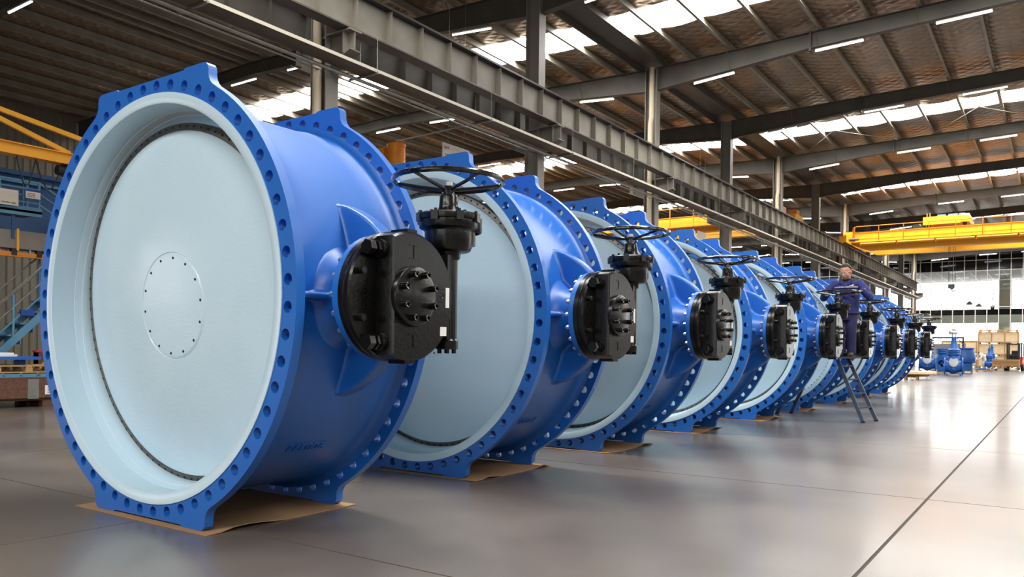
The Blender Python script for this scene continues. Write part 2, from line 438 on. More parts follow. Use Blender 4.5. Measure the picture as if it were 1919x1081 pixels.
    h.box(1.60,1.722, YG-.03,YG+.05, ZC+.33, ZC+.370); h.box(1.60,1.722, YG-.04,YG+.04, ZC-.370, ZC-.33)
    for sz in (1,-1): h.cyl((1.655,YG-.12,ZC+sz*.25), (1.655,YG-.19,ZC+sz*.25), .050, n=18)
    h.build('housing', 'black', gb, 30)
    cvp = MB().lathe([(.0001,1.768),(.155,1.768),(.163,1.764),(.166,1.757),(.166,1.732)], 48, (0,YG,ZC), 'X').build('cover_plate', 'black', gb, 30)
    bolt = MB().lathe([(.0001,1.790),(.009,1.790),(.009,1.812),(.017,1.814),(.019,1.811),(.019,1.762)], 14, (0,0,0), 'X').mesh('cap_bolt', 'black_gloss', 30)
    for k in range(8):
        a = pi/8 + k*pi/4; link('cap_bolt', bolt, gb, (0, YG+.127*cos(a), ZC+.127*sin(a)))
    for sz in (1, -1):
        hb = MB(); y = YG-.188; q = ZC+sz*.25
        hb.cyl((1.655,y,q), (1.655,y-.028,q), .044, n=6); hb.cyl((1.655,y-.02,q), (1.655,y-.05,q), .024, n=14)
        hb.cyl((1.655,y-.045,q), (1.655,y-.085,q), .042, n=6)
        hb.build('stop_screw', 'black', gb, 25)
        MB().cyl((1.61,YG-.285,ZC+sz*.125), (1.655,YG-.285,ZC+sz*.125), .019, n=12).build('stud', 'black', gb)
    for k, (cy, cz, rot) in enumerate([(YG+.01, ZC+.245, 0), (YG+.01, ZC-.245, 0), (YG+.27, ZC+.02, 1)]):
        q = MB()
        if not rot: q.box(1.7355,1.7405,cy-.04,cy+.04,cz+.035,cz+.039).box(1.7355,1.7405,cy-.04,cy+.04,cz-.039,cz-.035).box(1.7355,1.7405,cy-.003,cy+.003,cz-.036,cz+.036)
        else: q.box(1.7355,1.7405,cy-.04,cy-.0,cz+.035,cz+.039).box(1.7355,1.7405,cy-.04,cy-.0,cz-.039,cz-.035).lathe([(.010,1.7355),(.016,1.7405),(.020,1.7355)], 14, (0,cy-.02,cz), 'X')
        q.build('cast_mark', 'black', gb)
    for k, t in enumerate(('22 03 07 02', '2 +2')):
        me = text_mesh(t, .034 if k == 0 else .028, .003, 'black_gloss', 'cast_number')
        o = link('cast_number', me, gb); o.matrix_local = Matrix(((0,0,1,1.525),(0,1,0,YG-.255+.045*k),(1,0,0,ZC-.0),(0,0,0,1))) @ Matrix.Rotation(rad(0), 4, 'Z')
        o.matrix_local = Matrix(((0,0,1,1.617),(0,-1,0,YG-.235+.035*k),(1,0,0,ZC),(0,0,0,1)))
    # worm housing, bevel box
    w = MB(); WX, WY = 1.635, .925
    w.cyl((WX,WY,1.09), (WX,WY,1.68), .060, n=24)
    w.lathe([(.062,1.074),(.068,1.080),(.068,1.125),(.060,1.135)], 24, (WX,WY,0), 'Z', close0=True)
    w.box(1.60,1.66, YG+.2, WY-.02, 1.15, 1.62)
    w.box(1.625,1.705, WY-.085, WY-.065, 1.13, 1.63).box(1.615,1.70, WY-.055, WY-.045, 1.13, 1.63)
    w.lathe([(.054,1.60),(.075,1.62),(.08,1.66),(.10,1.665)], 24, (WX,WY,0), 'Z')
    wh = w.build('worm_housing', 'black', root)
    lb = MB().cyl((0,0,1.05), (0,0,1.076), .013, n=10).mesh('bolt', 'black_gloss')
    for k in range(6):
        a = k*pi/3+.2; link('bolt', lb, wh, (WX+.050*cos(a), WY+.050*sin(a), 0))
    bv = MB().lathe([(.0001,1.655),(.115,1.655),(.132,1.662),(.140,1.68),(.143,1.775),(.150,1.785),(.172,1.793),(.176,1.80),(.176,1.838),(.186,1.842),(.188,1.850),(.188,1.872),(.18,1.880),(.13,1.888),(.075,1.896),(.066,1.91),(.060,1.93),(.056,1.985),(.048,1.996),(.0001,1.996)], 48, (WX+.004,WY,0), 'Z')
    bv.prism([(.10,-.09),(.20,-.055),(.205,.055),(.10,.09)], 1.79, 1.868, 'xy') if False else None
    lob = MB().lathe([(.06,1.775),(.072,1.782),(.075,1.79),(.075,1.868),(.068,1.874),(.0001,1.874)], 24, (WX+.06,WY+.135,0), 'Z')
    bv.add(lob.v, lob.f)
    bv.cyl((WX+.04,WY+.08,1.70), (WX+.04,WY+.08,1.79), .085, n=24)
    bvo = bv.build('bevel_box', 'black', root)
    fb = MB().box(-.022,.022,-.018,.018,1.826,1.878).cyl((0,0,1.878), (0,0,1.892), .011, n=6).mesh('flange_bolt', 'black')
    for k in range(8):
        a = k*pi/4+.25; o = link('flange_bolt', fb, bvo, (WX+.004+.178*cos(a), WY+.178*sin(a), 0)); o.rotation_euler = (0,0,a+pi/2)
    nb = MB().cyl((0,0,1.888), (0,0,1.912), .010, n=6).mesh('neck_bolt', 'black')
    for k in range(4):
        a = k*pi/2+.6; link('neck_bolt', nb, bvo, (WX+.10*cos(a), WY+.10*sin(a), 0))
    # handwheel
    HX, HY, HZ = 1.63, .93, 2.083
    hw = MB().tube([(HX+.328*cos(2*pi*k/56), HY+.328*sin(2*pi*k/56), HZ) for k in range(56)], .0155, 10, True).build('handwheel', 'black_gloss', root)
    MB().cyl((HX,HY,1.99), (HX,HY,2.045), .030, n=16).cyl((HX,HY,2.012), (HX,HY,2.05), .04, n=16).build('wheel_hub', 'black_gloss', hw)
    MB().cyl((HX,HY,2.045), (HX,HY,2.075), .024, n=16).build('spindle', 'bright_steel', hw)
    for k in range(5):
        a = rad(55) + k*2*pi/5
        MB().tube([(HX+.03*cos(a), HY+.03*sin(a), 2.032), (HX+.18*cos(a), HY+.18*sin(a), 2.055), (HX+.325*cos(a), HY+.325*sin(a), HZ)], .0105, 8).build('spoke', 'black_gloss', hw)
    for k, (cy, cz, sy, sz) in enumerate([(YG+.300, ZC+.010, .032, .115), (YG+.265, ZC-.185, .055, .052)]):
        st = MB().box(1.736,1.7395,cy-sy/2,cy+sy/2,cz-sz/2,cz+sz/2).build('sticker', 'label_white', gb, 0)
        tag(st, 'white paper sticker with small print')
        ln = MB()
        for q in range(4):
            zz = cz+sz*(.32-.2*q); ln.box(1.7024,1.7030,cy-sy*.36,cy+sy*(.36 if q % 2 else .1),zz-.004,zz+.002)
        ln.build('print', 'ink', gb, 0) if False else None
    # cast-on figures under the belly
    me = text_mesh('200322', .10, .006, 'blue', 'cast_number')
    def on_belly(o, yy, th, dz=0.0):
        # letters lie on the shell, heads downward, at angle th below the horizontal
        n = Vector((cos(th), 0, -sin(th))); u = Vector((0, -1, 0)); t = n.cross(u)
        o.matrix_local = Matrix(((u.x,t.x,n.x,n.x*1.241),(u.y,t.y,n.y,yy),(u.z,t.z,n.z,ZC+n.z*1.241),(0,0,0,1)))
    o = link('cast_number', me, root); on_belly(o, .52, rad(46))
    return root

VPOS = [(0,0,.0),(.003,2.448,.005),(.034,4.754,0),(.02,7.307,.035),(.043,9.945,0),(.035,12.573,0),(.043,15.53,0),(.006,18.385,0),(.014,20.956,0)]
VNAME = ['nearest and largest blue butterfly valve with pale blue disc, at the front of the row',
 'second blue butterfly valve from the front, its disc partly behind the nearest handwheel',
 'third blue butterfly valve from the front of the row',
 'fourth blue butterfly valve from the front of the row',
 'fifth blue butterfly valve, its handwheel held by the worker in blue',
 'sixth blue butterfly valve, just behind the worker on the ladder',
 'seventh blue butterfly valve, third from the far end of the row',
 'eighth blue butterfly valve, next to last in the row',
 'ninth blue butterfly valve, farthest in the row beside the wooden pallet']
valve0 = make_valve(); VALVES = []
for i, (x, y, a) in enumerate(VPOS):
    v = valve0 if i == 0 else copy_tree(valve0)
    v.location = (x, y, 0.006); v.rotation_euler = (0, 0, a); v['label'] = VNAME[i]; v['group'] = 'row of butterfly valves'
    VALVES.append(v)
for ch in VALVES[5].children:
    if ch.name.startswith('retaining_ring'):
        ch.data = ch.data.copy(); ch.data.materials[0] = MATS['lightblue']
CARD = ['corner of cardboard showing beside the rear foot', 'wavy edge lifting off the floor']
for i, (x, y, a) in enumerate(VPOS):
    c = MB(); nx, ny = 16, 12; z0 = .001
    x0, x1, y0, y1 = -.76+random.uniform(-.02,.02), .70+random.uniform(-.03,.06), -.05, 1.10+random.uniform(-.03,.05)
    if i == 1: x1, y1 = .74, 1.12
    vs = []
    for k in range(2):
        for iy in range(ny+1):
            for ix in range(nx+1):
                u, w = ix/nx, iy/ny
                lift = 0.0
                if ix == nx: lift = max(0, .022*sin(w*pi*2.2+i))*(1 if .1 < w < .95 else .2)
                vs.append((x0+(x1-x0)*u, y0+(y1-y0)*w, z0+.0045*k+lift))
    st = (nx+1)*(ny+1); fs = []
    for iy in range(ny):
        for ix in range(nx):
            q = (iy*(nx+1)+ix, iy*(nx+1)+ix+1, (iy+1)*(nx+1)+ix+1, (iy+1)*(nx+1)+ix)
            fs += [tuple(j+st for j in q), q[::-1]]
    for ix in range(nx): fs += [(ix, ix+1, st+ix+1, st+ix), (ny*(nx+1)+ix+1, ny*(nx+1)+ix, st+ny*(nx+1)+ix, st+ny*(nx+1)+ix+1)]
    for iy in range(ny): fs += [((iy+1)*(nx+1), iy*(nx+1), st+iy*(nx+1), st+(iy+1)*(nx+1)), (iy*(nx+1)+nx, (iy+1)*(nx+1)+nx, st+(iy+1)*(nx+1)+nx, st+iy*(nx+1)+nx)]
    o = c.add(vs, fs).build('cardboard_sheet', 'cardboard', None, 60)
    o.location = (x, y, 0); o.rotation_euler = (0, 0, a)
    tag(o, 'brown cardboard sheet under the feet of the %s valve from the front' % ORD[i], 'cardboard', 'cardboard sheets under the valves')
# ---------------------------------------------------------------- the hall
XC = -7.04; XR = 5.0; XL = -19.0; XWL = -31.0; XWR = 17.0; YB = -26.0; YE = 85.0
S = 7.4; Y0 = 7.75
def colY(i): return Y0 + S*i
def ztop(x):                     # top of the rafters
    d = abs(x-XC); d = d if d < 12.0 else 24.0-d
    return 10.80 + .0253*d
def zbot(x):
    d = abs(x-XC); d = d if d < 12.0 else 24.0-d
    return 10.03 + .0775*d if d < 5.25 else 10.437 + .033*(d-5.25)

# floor: a dark base, with the slabs cast on it
fl = tag(MB().box(XWL, XWR, YB, YE+22, -.30, -.05).build('floor', 'dark_void', None, 0), kind='structure')
SX, SY = 3.86, 3.72
xs = [XWL] + [SX*k for k in range(-7, 5)] + [XWR]
ys = [YB] + [.16+SY*k for k in range(-4, 13)] + [YE+22]
for ix in range(len(xs)-1):
    for iy in range(len(ys)-1):
        a, b, c, d = xs[ix], xs[ix+1], ys[iy], ys[iy+1]
        g0 = .010 if abs(a-SX) < .01 else .004; g1 = .010 if abs(b-SX) < .01 else .004
        MB().box(a+g0, b-g1, c+.0065, d-.0065, -.06, 0.0).build('floor_slab', 'floor', fl, 0)

MB().box(XWL, XWR, YB, YE+22, -.05, -.004).build('joint_filler', 'joint', fl, 0)
# roof
SKYB = (3.30, 4.95)
bays = list(range(-4, 11))
def lines(side):                 # purlin lines from the valley gutter to the ridge and down again
    ds = [0.45] + [1.37*k for k in range(1, 9)] + [12.0]
    return ds
cl = MB()
def sheet(x0, x1, y0, y1):
    nx, ny = 4, max(2, int((y1-y0)/1.2)); vs = []; o = len(cl.v)
    for iy in range(ny+1):
        for ix in range(nx+1):
            u = ix/nx; x = x0+(x1-x0)*u; y = y0+(y1-y0)*iy/ny
            vs.append((x, y, ztop(x)+.265-.05*4*u*(1-u)*(1+.5*sin(y*1.9+x))))
    cl.add(vs, [(iy*(nx+1)+ix, (iy+1)*(nx+1)+ix, (iy+1)*(nx+1)+ix+1, iy*(nx+1)+ix+1) for iy in range(ny) for ix in range(nx)])
spans = []
DS = lines(0)
for sgn in (1, -1):
    for k in range(len(DS)-1):
        a, b = XC+sgn*DS[k], XC+sgn*DS[k+1]; spans.append((min(a,b), max(a,b)))
    dd = [12.0] + [24-1.37*k for k in range(8, 0, -1)] + [24.0]
    if sgn > 0: dd = [12.0, 18.0, 24.0]
    for k in range(len(dd)-1):
        a, b = XC+sgn*dd[k], XC+sgn*dd[k+1]; spans.append((min(a,b), max(a,b)))
for i in bays:
    yA, yB = colY(i), colY(i+1)
    if i == bays[-1]: yB = YE
    if i == bays[0]: yA = YB
    for a, b in spans:
        if i % 2 == 1 and (i > 0 or a > XC-1): sheet(a, b, yA, colY(i)+SKYB[0]); sheet(a, b, colY(i)+SKYB[1], yB)
        else: sheet(a, b, yA, yB)
ceil = tag(cl.build('ceiling', 'foil', None, 60), kind='structure')
MB().add([(XWL-.3,YB,11.32),(XWR+.3,YB,11.32),(XWR+.3,YE,11.32),(XWL-.3,YE,11.32)], [(0,1,2,3)]) 
for i in bays:
    if i % 2 == 1:
        for a, b in spans:
            if i < 0 and a < XC-1: continue      # unseen roof lights left out here to darken the near left hall
            ya, yb = colY(i)+SKYB[0], colY(i)+SKYB[1]
            lit_face(MB().add([(a+.01,ya,ztop(a)+.268),(b-.01,ya,ztop(b)+.268),(b-.01,yb,ztop(b)+.268),(a+.01,yb,ztop(a)+.268),
                      (a+.01,ya,ztop(a)+.278),(b-.01,ya,ztop(b)+.278),(b-.01,yb,ztop(b)+.278),(a+.01,yb,ztop(a)+.278)],
                     [(0,3,2,1),(4,5,6,7),(0,1,5,4),(1,2,6,5),(2,3,7,6),(3,0,4,7)]).build('skylight_panel', 'skylight', ceil, 0), (0,0,-1), 'purlin')
pz = MB()
pz.box(-.004,.004,0,S,0,.25).box(0,.085,0,S,0,.006).box(-.085,0,0,S,.244,.25).box(.079,.085,0,S,0,.025)
pur = pz.mesh('purlin', 'purlin', 0)
for i in range(-2, 10):
    for sgn in (1, -1):
        for d in DS[1:-1] + [11.75] + ([12.25]+[24-1.37*k for k in range(8, 0, -1)] if sgn < 0 else []):
            x = XC+sgn*d; o = link('purlin', pur, ceil, (x, colY(i), ztop(x)+.004))
# valley gutter on the column line
MB().box(XC-.46, XC+.46, YB, YE, 10.98, 10.99).box(XC-.47,XC-.45,YB,YE,10.80,11.25).box(XC+.45,XC+.47,YB,YE,10.80,11.25).build('valley_gutter', 'roofsteel', ceil, 0)
for sgn in (1, -1):   # eaves struts along the gutter
    MB().box(XC+sgn*.50-.03, XC+sgn*.50+.03, YB, YE, 10.81, 10.97).build('eaves_strut', 'roofsteel', ceil, 0)

# rafters
def make_rafter(i, sgn):
    y = colY(i)
    side = 'right hall' if sgn > 0 else 'left hall'
    root = thing('roof_rafter', 'grey steel roof rafter over the %s, %s from the front' % (side, ORD[i-1 if sgn > 0 else i]), 'rafter', (XC, y, 0), 0, 'roof rafters')
    ds = [0.2, 5.25, 12.0] + ([18.75, 23.8] if sgn < 0 else [])
    top = [(sgn*d, ztop(XC+sgn*d)) for d in ([0.2, 12.0] + ([23.8] if sgn < 0 else []))]; bot = [(sgn*d, zbot(XC+sgn*d)) for d in ds]
    MB().prism(bot + top[::-1], -.006, .006, 'xz').build('web', 'roofsteel', root, 0)
    tf = MB()
    for k in range(len(top)-1): tf.bar((top[k][0],0,top[k][1]-.01), (top[k+1][0],0,top[k+1][1]-.01), .22, .018)
    tf.build('top_flange', 'roofsteel', root, 0)
    bf = MB()
    for k in range(len(bot)-1): bf.bar((bot[k][0],0,bot[k][1]+.009), (bot[k+1][0],0,bot[k+1][1]+.009), .22, .018)
    bf.build('bottom_flange', 'roofsteel', root, 0)
    for dx in (-.016, .016):
        MB().box(sgn*5.25+dx-.013, sgn*5.25+dx+.013, -.13, .13, zbot(XC+sgn*5.25)-.09, ztop(XC+sgn*5.25)+.03).build('end_plate', 'roofsteel', root, 0)
    for d in DS[2:-1:2]:   # fly braces up to the purlins
        x = sgn*d
        for sy in (1, -1):
            MB().tube([(x, sy*.09, zbot(XC+x)+.02), (x, sy*.50, ztop(XC+x)+.03)], .013, 6).build('fly_brace', 'roofsteel', root)
    return root
for i in range(0, 11):
    if i > 0: make_rafter(i, 1)
    make_rafter(i, -1)

# columns
def make_column(i):
    y = colY(i)
    root = thing('steel_column', 'grey steel column carrying the crane girder, %s from the front%s' % (ORD[i], ', with a rain pipe' if i % 2 == 0 else ''), 'column', (XC, y, 0), 0, 'steel columns')
    MB().box(-.20,.20,-.006,.006,0,10.8).build('web', 'column', root, 0)
    for sx in (-1, 1): MB().box(sx*.20-.012, sx*.20+.012, -.16, .16, 0, 10.8).build('flange', 'column', root, 0)
    MB().box(-.30,.30,-.25,.25,0.0,.03).build('base_plate', 'column', root, 0)
    for sx in (-1, 1):     # bracket for the girder
        b = MB().prism([(sx*.21,6.35),(sx*.82,6.62),(sx*.82,6.99),(sx*.21,6.99)], -.012, .012, 'xz')
        b.box(min(sx*.21,sx*.84), max(sx*.21,sx*.84), -.15,.15, 6.97,7.0); b.bar((sx*.21,0,6.36), (sx*.83,0,6.62), .28, .02)
        b.box(sx*.64-.01, sx*.64+.01, -.14, .14, 6.58, 6.98)
        b.build('bracket', 'column', root, 0)
    MB().box(-.20,.20,-.10,.10,6.96,7.0).box(-.2,.2,-.1,.1,7.66,7.70).build('stiffener', 'column', root, 0)
    if i % 2 == 0:
        p = MB().tube([(.02,-.20,0.1),(.02,-.20,8.9),(.06,-.20,9.1),(.06,-.20,10.8)], .085, 14)
        o = p.build('rain_pipe', 'rain_pipe', root, 50); tag(o, 'cream plastic rain pipe')
        for z in (1.5, 3.5, 5.5, 8.3): MB().lathe([(.086,-.03),(.094,-.028),(.094,.028),(.086,.03)], 14, (.02,-.20,z), 'Z').build('pipe_collar', 'rain_pipe', root)
    return root
for i in range(0, 11): make_column(i)

# crane runway girders, one on each side of the columns
def make_girder(x, sgn, label, y0, y1, gname):
    root = thing('crane_runway_girder', label, 'girder', (x, 0, 0), 0, None)
    MB().box(-.007,.007,y0,y1,7.05,7.715).build('web', 'girder' if sgn > 0 else 'girder_shaded', root, 0)
    MB().box(-.18,.18,y0,y1,7.715,7.745).build('top_flange', 'rail', root, 0)
    MB().box(-.15,.15,y0,y1,7.02,7.05).build('bottom_flange', 'girder_shaded', root, 0)
    MB().prism([(-.06,7.745),(.06,7.745),(.06,7.76),(.012,7.775),(.012,7.81),(.036,7.82),(.036,7.85),(-.036,7.85),(-.036,7.82),(-.012,7.81),(-.012,7.775),(-.06,7.76)], y0, y1, 'xz').build('crane_rail', 'rail', root, 0)
    st = MB().box(-.145,-.007,-.006,.006,7.05,7.715).box(.007,.145,-.006,.006,7.05,7.715).mesh('stiffener', 'girder' if sgn > 0 else 'girder_shaded', 0)
    n = 0; y = y0+.1
    while y < y1-.05:
        link('stiffener', st, root, (0, y, 0)); y += S/8; n += 1
    return root
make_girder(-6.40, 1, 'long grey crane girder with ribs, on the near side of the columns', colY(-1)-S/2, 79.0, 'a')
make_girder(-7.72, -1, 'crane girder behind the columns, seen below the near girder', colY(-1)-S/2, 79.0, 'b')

# perforated cable tray and pipe below the girder
tr = thing('cable_tray', 'long perforated cable tray hanging below the crane girder', 'cable tray', (-6.2, 0, 0))
MB().box(-.42, 0, -2, 79, 6.375, 6.379).build('tray_bottom', 'tray', tr, 0)
for x in (-.42, 0): MB().box(x-.004, x+.004, -2, 79, 6.375, 6.435).build('tray_side', 'tray_edge' if x == 0 else 'tray', tr, 0)
hr = MB().cyl((.02,0,6.37), (.02,0,7.03), .006, n=6).cyl((-.44,0,6.37), (-.44,0,7.03), .006, n=6).box(-.72,.06,-.02,.02,6.335,6.372).mesh('hanger', 'galv', 0)
k = 0; y = .9
while y < 78: link('hanger', hr, tr, (0, y, 0)); y += S/2
tag(MB().tube([(-6.62,-2,6.285), (-6.62,79,6.285)], .038, 10).build('pipe', 'galv'), 'galvanised steel pipe running along below the cable tray', 'pipe')
tag(MB().tube([(-6.95,-2,6.34), (-6.95,79,6.34)], .016, 6).build('conduit', 'galv'), 'thin steel conduit beside the pipe under the cable tray', 'conduit')

# tube lamps under the rafters
def make_lamp():
    root = thing('tube_lamp', 'x', 'lamp')
    MB().box(-.685,.685,-.04,.04,.012,.05).build('lamp_body', 'mullion', root, 0)
    MB().cyl((-.68,0,0), (.68,0,0), .026, n=8, caps=False).build('tube', 'tube', root)
    for s in (-1, 1): MB().tube([(s*.5,0,.05),(s*.5,0,.16)], .006, 5).build('hanger', 'galv', root)
    return root
lamp0 = None
for i in range(0, 11):
    for sgn in (1, -1):
        for k, d in enumerate((2.18, 6.07, 9.35, 12.4, 17.9, 21.8)):
            if i == 0 and sgn > 0: continue
            if k >= 3 and sgn > 0: continue
            l = make_lamp() if lamp0 is None else copy_tree(lamp0)
            lamp0 = lamp0 or l
            x = XC+sgn*d; l.location = (x, colY(i), zbot(x)-.10 if k < 3 else zbot(x)-.13)
            l.rotation_euler = (0, -sgn*(.0775 if k == 0 else .033 if k < 3 else 0 if k == 3 else -.033 if k == 4 else -.0775), 0)
            l['label'] = 'lit tube lamp under the %s rafter of the %s hall, %s from the columns' % (ORD[i-1 if sgn > 0 else i], 'right' if sgn > 0 else 'left', ORD[k])
            l['group'] = 'tube lamps under the rafters'
# bracing rods under the roof
for i, (a, b) in enumerate((((-5.6, colY(3)+.4), (-1.6, colY(4)-.5)), ((-1.6, colY(3)+.4), (-5.6, colY(4)-.5)), ((-.2, colY(3)+.4), (3.9, colY(4)-.5)), ((3.9, colY(3)+.4), (-.2, colY(4)-.5)))):
    tag(MB().tube([(a[0],a[1],ztop(a[0])-.10),(b[0],b[1],ztop(b[0])-.10)], .014, 6).build('brace_rod', 'galv'),
        'thin diagonal bracing rod under the roof, %s from the columns' % ORD[i], 'brace rod', 'roof bracing rods')

# walls
def ribbed(y0, y1, x, z0, z1):
    m = MB(); p = .30; n = int((y1-y0)/p); pts = []
    for k in range(n): pts += [(x, y0+k*p), (x, y0+k*p+.20), (x+.035, y0+k*p+.278), (x+.035, y0+k*p+.275)]
    pts.append((x, y0+n*p))
    vs = [(a,b,z0) for a,b in pts] + [(a,b,z1) for a,b in pts]; N = len(pts)
    return m.add(vs, [(k,k+1,N+k+1,N+k) for k in range(N-1)])
tag(ribbed(YB, YE, XWL, 0, 11.4).build('wall_left', 'wall', None, 0), kind='structure')
tag(MB().box(XWR, XWR+.2, YB, YE, 0, 11.4).build('wall_right', 'wall', None, 0), kind='structure')
tag(MB().box(XWL, XWR, YB-.2, YB, 0, 11.4).build('wall_back', 'wall', None, 0), kind='structure')
tag(MB().box(XWL, XWL+20, YE, YE+.2, 0, 11.4).build('wall_front', 'wall', None, 0), kind='structure')
def window(n, x0, x1, y0, y1, z0, z1, ax):
    w = tag(link('window_%d' % n, MB().box(x0,x1,y0,y1,z0,z1).mesh('window_pane', 'window_day', 0)), kind='structure')
    lit_face(w, (0,1,0) if ax == 'y' else (-1,0,0) if x0 > 0 else (1,0,0), 'mullion')
    f = MB()
    if ax == 'y':
        yy = y1
        for k in range(5): xx = x0+(x1-x0)*k/4; f.box(xx-.05,xx+.05,y0,yy+.05,z0-.05,z1+.05)
        for k in range(4): zz = z0+(z1-z0)*k/3; f.box(x0-.05,x1+.05,y0,yy+.05,zz-.05,zz+.05)
    else:
        for k in range(5): yy = y0+(y1-y0)*k/4; f.box(x0-.05,x1,yy-.05,yy+.05,z0-.05,z1+.05)
        for k in range(3): zz = z0+(z1-z0)*k/2; f.box(x0-.05,x1,y0-.05,y1+.05,zz-.05,zz+.05)
    f.build('window_frame', 'mullion', w, 0)
nw = 1
for x in (-5.5, 1.5, 8.5): window(nw, x, x+6, YB, YB+.03, 1.2, 7.2, 'y'); nw += 1
window(nw, XWL+.04, XWL+.07, -22.5, -15, .4, 5.2, 'x'); nw += 1
for i in range(-4, 10): window(nw, XWR-.03, XWR, colY(i)+1.2, colY(i)+6.2, 3.2, 5.0, 'x'); nw += 1
# ---------------------------------------------------------------- travelling cranes
def railing(root, pts, h, y, m='yellow', r=.022, step=1.36):
    pass
def make_crane(loc, x0, x1, label, sgn=1):
    root = thing('bridge_crane', label, 'crane', loc)
    # loc.x is the rail line; bridge runs along x, near girder towards the camera (y = 0)
    for yy in (0.0, 2.75):
        g = MB().box(x0+.35, x1, yy, yy+.55, 7.86, 8.60)
        g.add([(x0+.35,yy,7.86),(x1,yy,7.86),(x1,yy+.55,7.86),(x0+.35,yy+.55,7.86),(x0+1.2,yy+.02,7.50),(x1,yy+.02,7.50),(x1,yy+.53,7.50),(x0+1.2,yy+.53,7.50)],
              [(4,5,6,7),(0,1,5,4),(1,2,6,5),(2,3,7,6),(3,0,4,7)])
        g.box(x0+.3, x1, yy-.05, yy+.60, 8.60, 8.62)
        go = g.build('girder', 'yellow', root, 0)
        MB().box(x0+.3,x1,yy+.24,yy+.31,8.62,8.68).build('trolley_rail', 'rail', go, 0)
        MB().box(x0+.4,x1,yy-.012,yy,8.20,8.225).build('seam_strip', 'orange', go, 0)
    et = MB().box(x0-.20,x0+.20,-1.3,4.6,7.90,8.34).box(x0-.22,x0+.30,-.2,.75,8.30,8.66).box(x0-.22,x0+.30,2.55,3.5,8.30,8.62).build('end_truck', 'yellow', root, 0)
    for yy in (-1.0, 4.3): MB().cyl((x0-.06,yy,7.99), (x0+.06,yy,7.99), .14, n=18).build('wheel', 'rail', et)
    MB().box(x0-.16,x0+.02,-1.36,-1.28,8.30,8.44).build('red_buffer', 'red', et, 0)
    MB().cyl((x0+.25,-.7,8.10), (x0+.62,-.7,8.10), .09, n=14).cyl((x0+.62,-.7,8.10), (x0+.80,-.7,8.10), .06, n=14).build('drive_motor', 'motor_grey', et)
    # walkway outside the near girder, with its railing and the lighting tube below
    wk = MB().box(x0+.3,x1,-.75,0,7.90,7.94).build('walkway', 'yellow', root, 0)
    k = 0; x = x0+.55; posts = []
    while x < x1:
        MB().box(x-.022,x+.022,-.74,-.70,7.94,8.88).build('railing_post', 'orange', wk, 0); x += 1.355
    MB().tube([(x0+.45,-.72,7.95),(x0+.46,-.72,8.74),(x0+.52,-.72,8.84),(x0+.65,-.72,8.88),(x1,-.72,8.88)], .024, 8).build('hand_rail', 'orange', wk)
    MB().tube([(x0+.5,-.72,8.40),(x1,-.72,8.40)], .012, 6).build('middle_rail', 'orange', wk)
    x = x0+.9
    while x < x1-2:
        MB().cyl((x,-.70,7.80), (x+1.95,-.70,7.80), .085, n=12).build('conduit_tube', 'yellow', wk)
        MB().box(x-.04,x+.0,-.80,-.58,7.68,7.92).build('tube_bracket', 'orange', wk, 0); x += 2.05
    return root
crR = make_crane((0, 50.0, 0), -6.40, XWR-.4, 'big yellow bridge crane spanning the right hall')
tr_ = MB().box(-2.18,.18,.05,3.3,8.86,9.22).box(-2.2,-.25,.0,.12,8.80,9.26)
tro = tr_.build('trolley', 'yellow', crR, 0)
for x, w in ((-1.35,.45),(-.75,.5),(-.28,.32)): MB().cyl((x-w/2,1.2,9.38), (x+w/2,1.2,9.38), .17, n=18).box(x-.12,x+.12,1.05,1.35,9.2,9.3).build('hoist_motor', 'motor_grey', tro)
MB().box(-.25,.16,.3,2.6,9.0,9.36).build('trolley_cabinet', 'sign_white', tro, 0)
for x in (-1.9,-.05):
    for y in (.28, 3.03): MB().cyl((x,y-.05,8.80), (x,y+.05,8.80), .12, n=14).build('trolley_wheel', 'rail', tro)
for x in (-2.0,-1.85): MB().box(x-.02,x+.02,.1,.14,9.2,9.5).build('trolley_stop', 'orange', tro, 0)
for x in (-.98,-.90,-.74,-.62): MB().cyl((x,1.5,5.35), (x,1.5,9.0), .012, n=6).build('hoist_rope', 'rail', tro)
hk = MB().box(-.98,-.64,1.40,1.60,5.12,5.36).cyl((-.80,1.38,5.2), (-.80,1.62,5.2), .15, n=18)
hk.tube([(-.80,1.5,5.12),(-.80,1.5,5.0),(-.73,1.5,4.93),(-.66,1.5,4.94),(-.63,1.5,5.01)], .028, 8)
hk.build('hook_block', 'motor_grey', tro)
crL = make_crane((0, 37.2, 0), -7.72, -30.2, 'yellow bridge crane in the left hall behind the columns') if False else None
def crane_left():
    root = thing('bridge_crane', 'yellow bridge crane in the left hall, half hidden behind the columns', 'crane', (0, 37.2, 0))
    for yy in (0.0, 2.6):
        MB().box(-30.2,-8.0,yy,yy+.55,7.62,8.25).box(-30.3,-7.9,yy-.05,yy+.6,8.25,8.27).box(-29.5,-8.9,yy+.03,yy+.52,7.42,7.62).build('girder', 'yellow', root, 0)
    et = MB().box(-7.92,-7.52,-1.2,4.4,7.88,8.30).build('end_truck', 'yellow', root, 0)
    MB().box(-30.2,-8.2,-.75,0,7.60,7.64).build('walkway', 'orange', root, 0)
    for k in range(16): MB().box(-8.5-1.3*k-.02,-8.5-1.3*k+.02,-.74,-.70,7.64,8.6).build('railing_post', 'orange', root, 0)
    MB().tube([(-30,-.72,8.60),(-8.3,-.72,8.60)], .022, 8).build('hand_rail', 'orange', root)
    return root
crane_left()
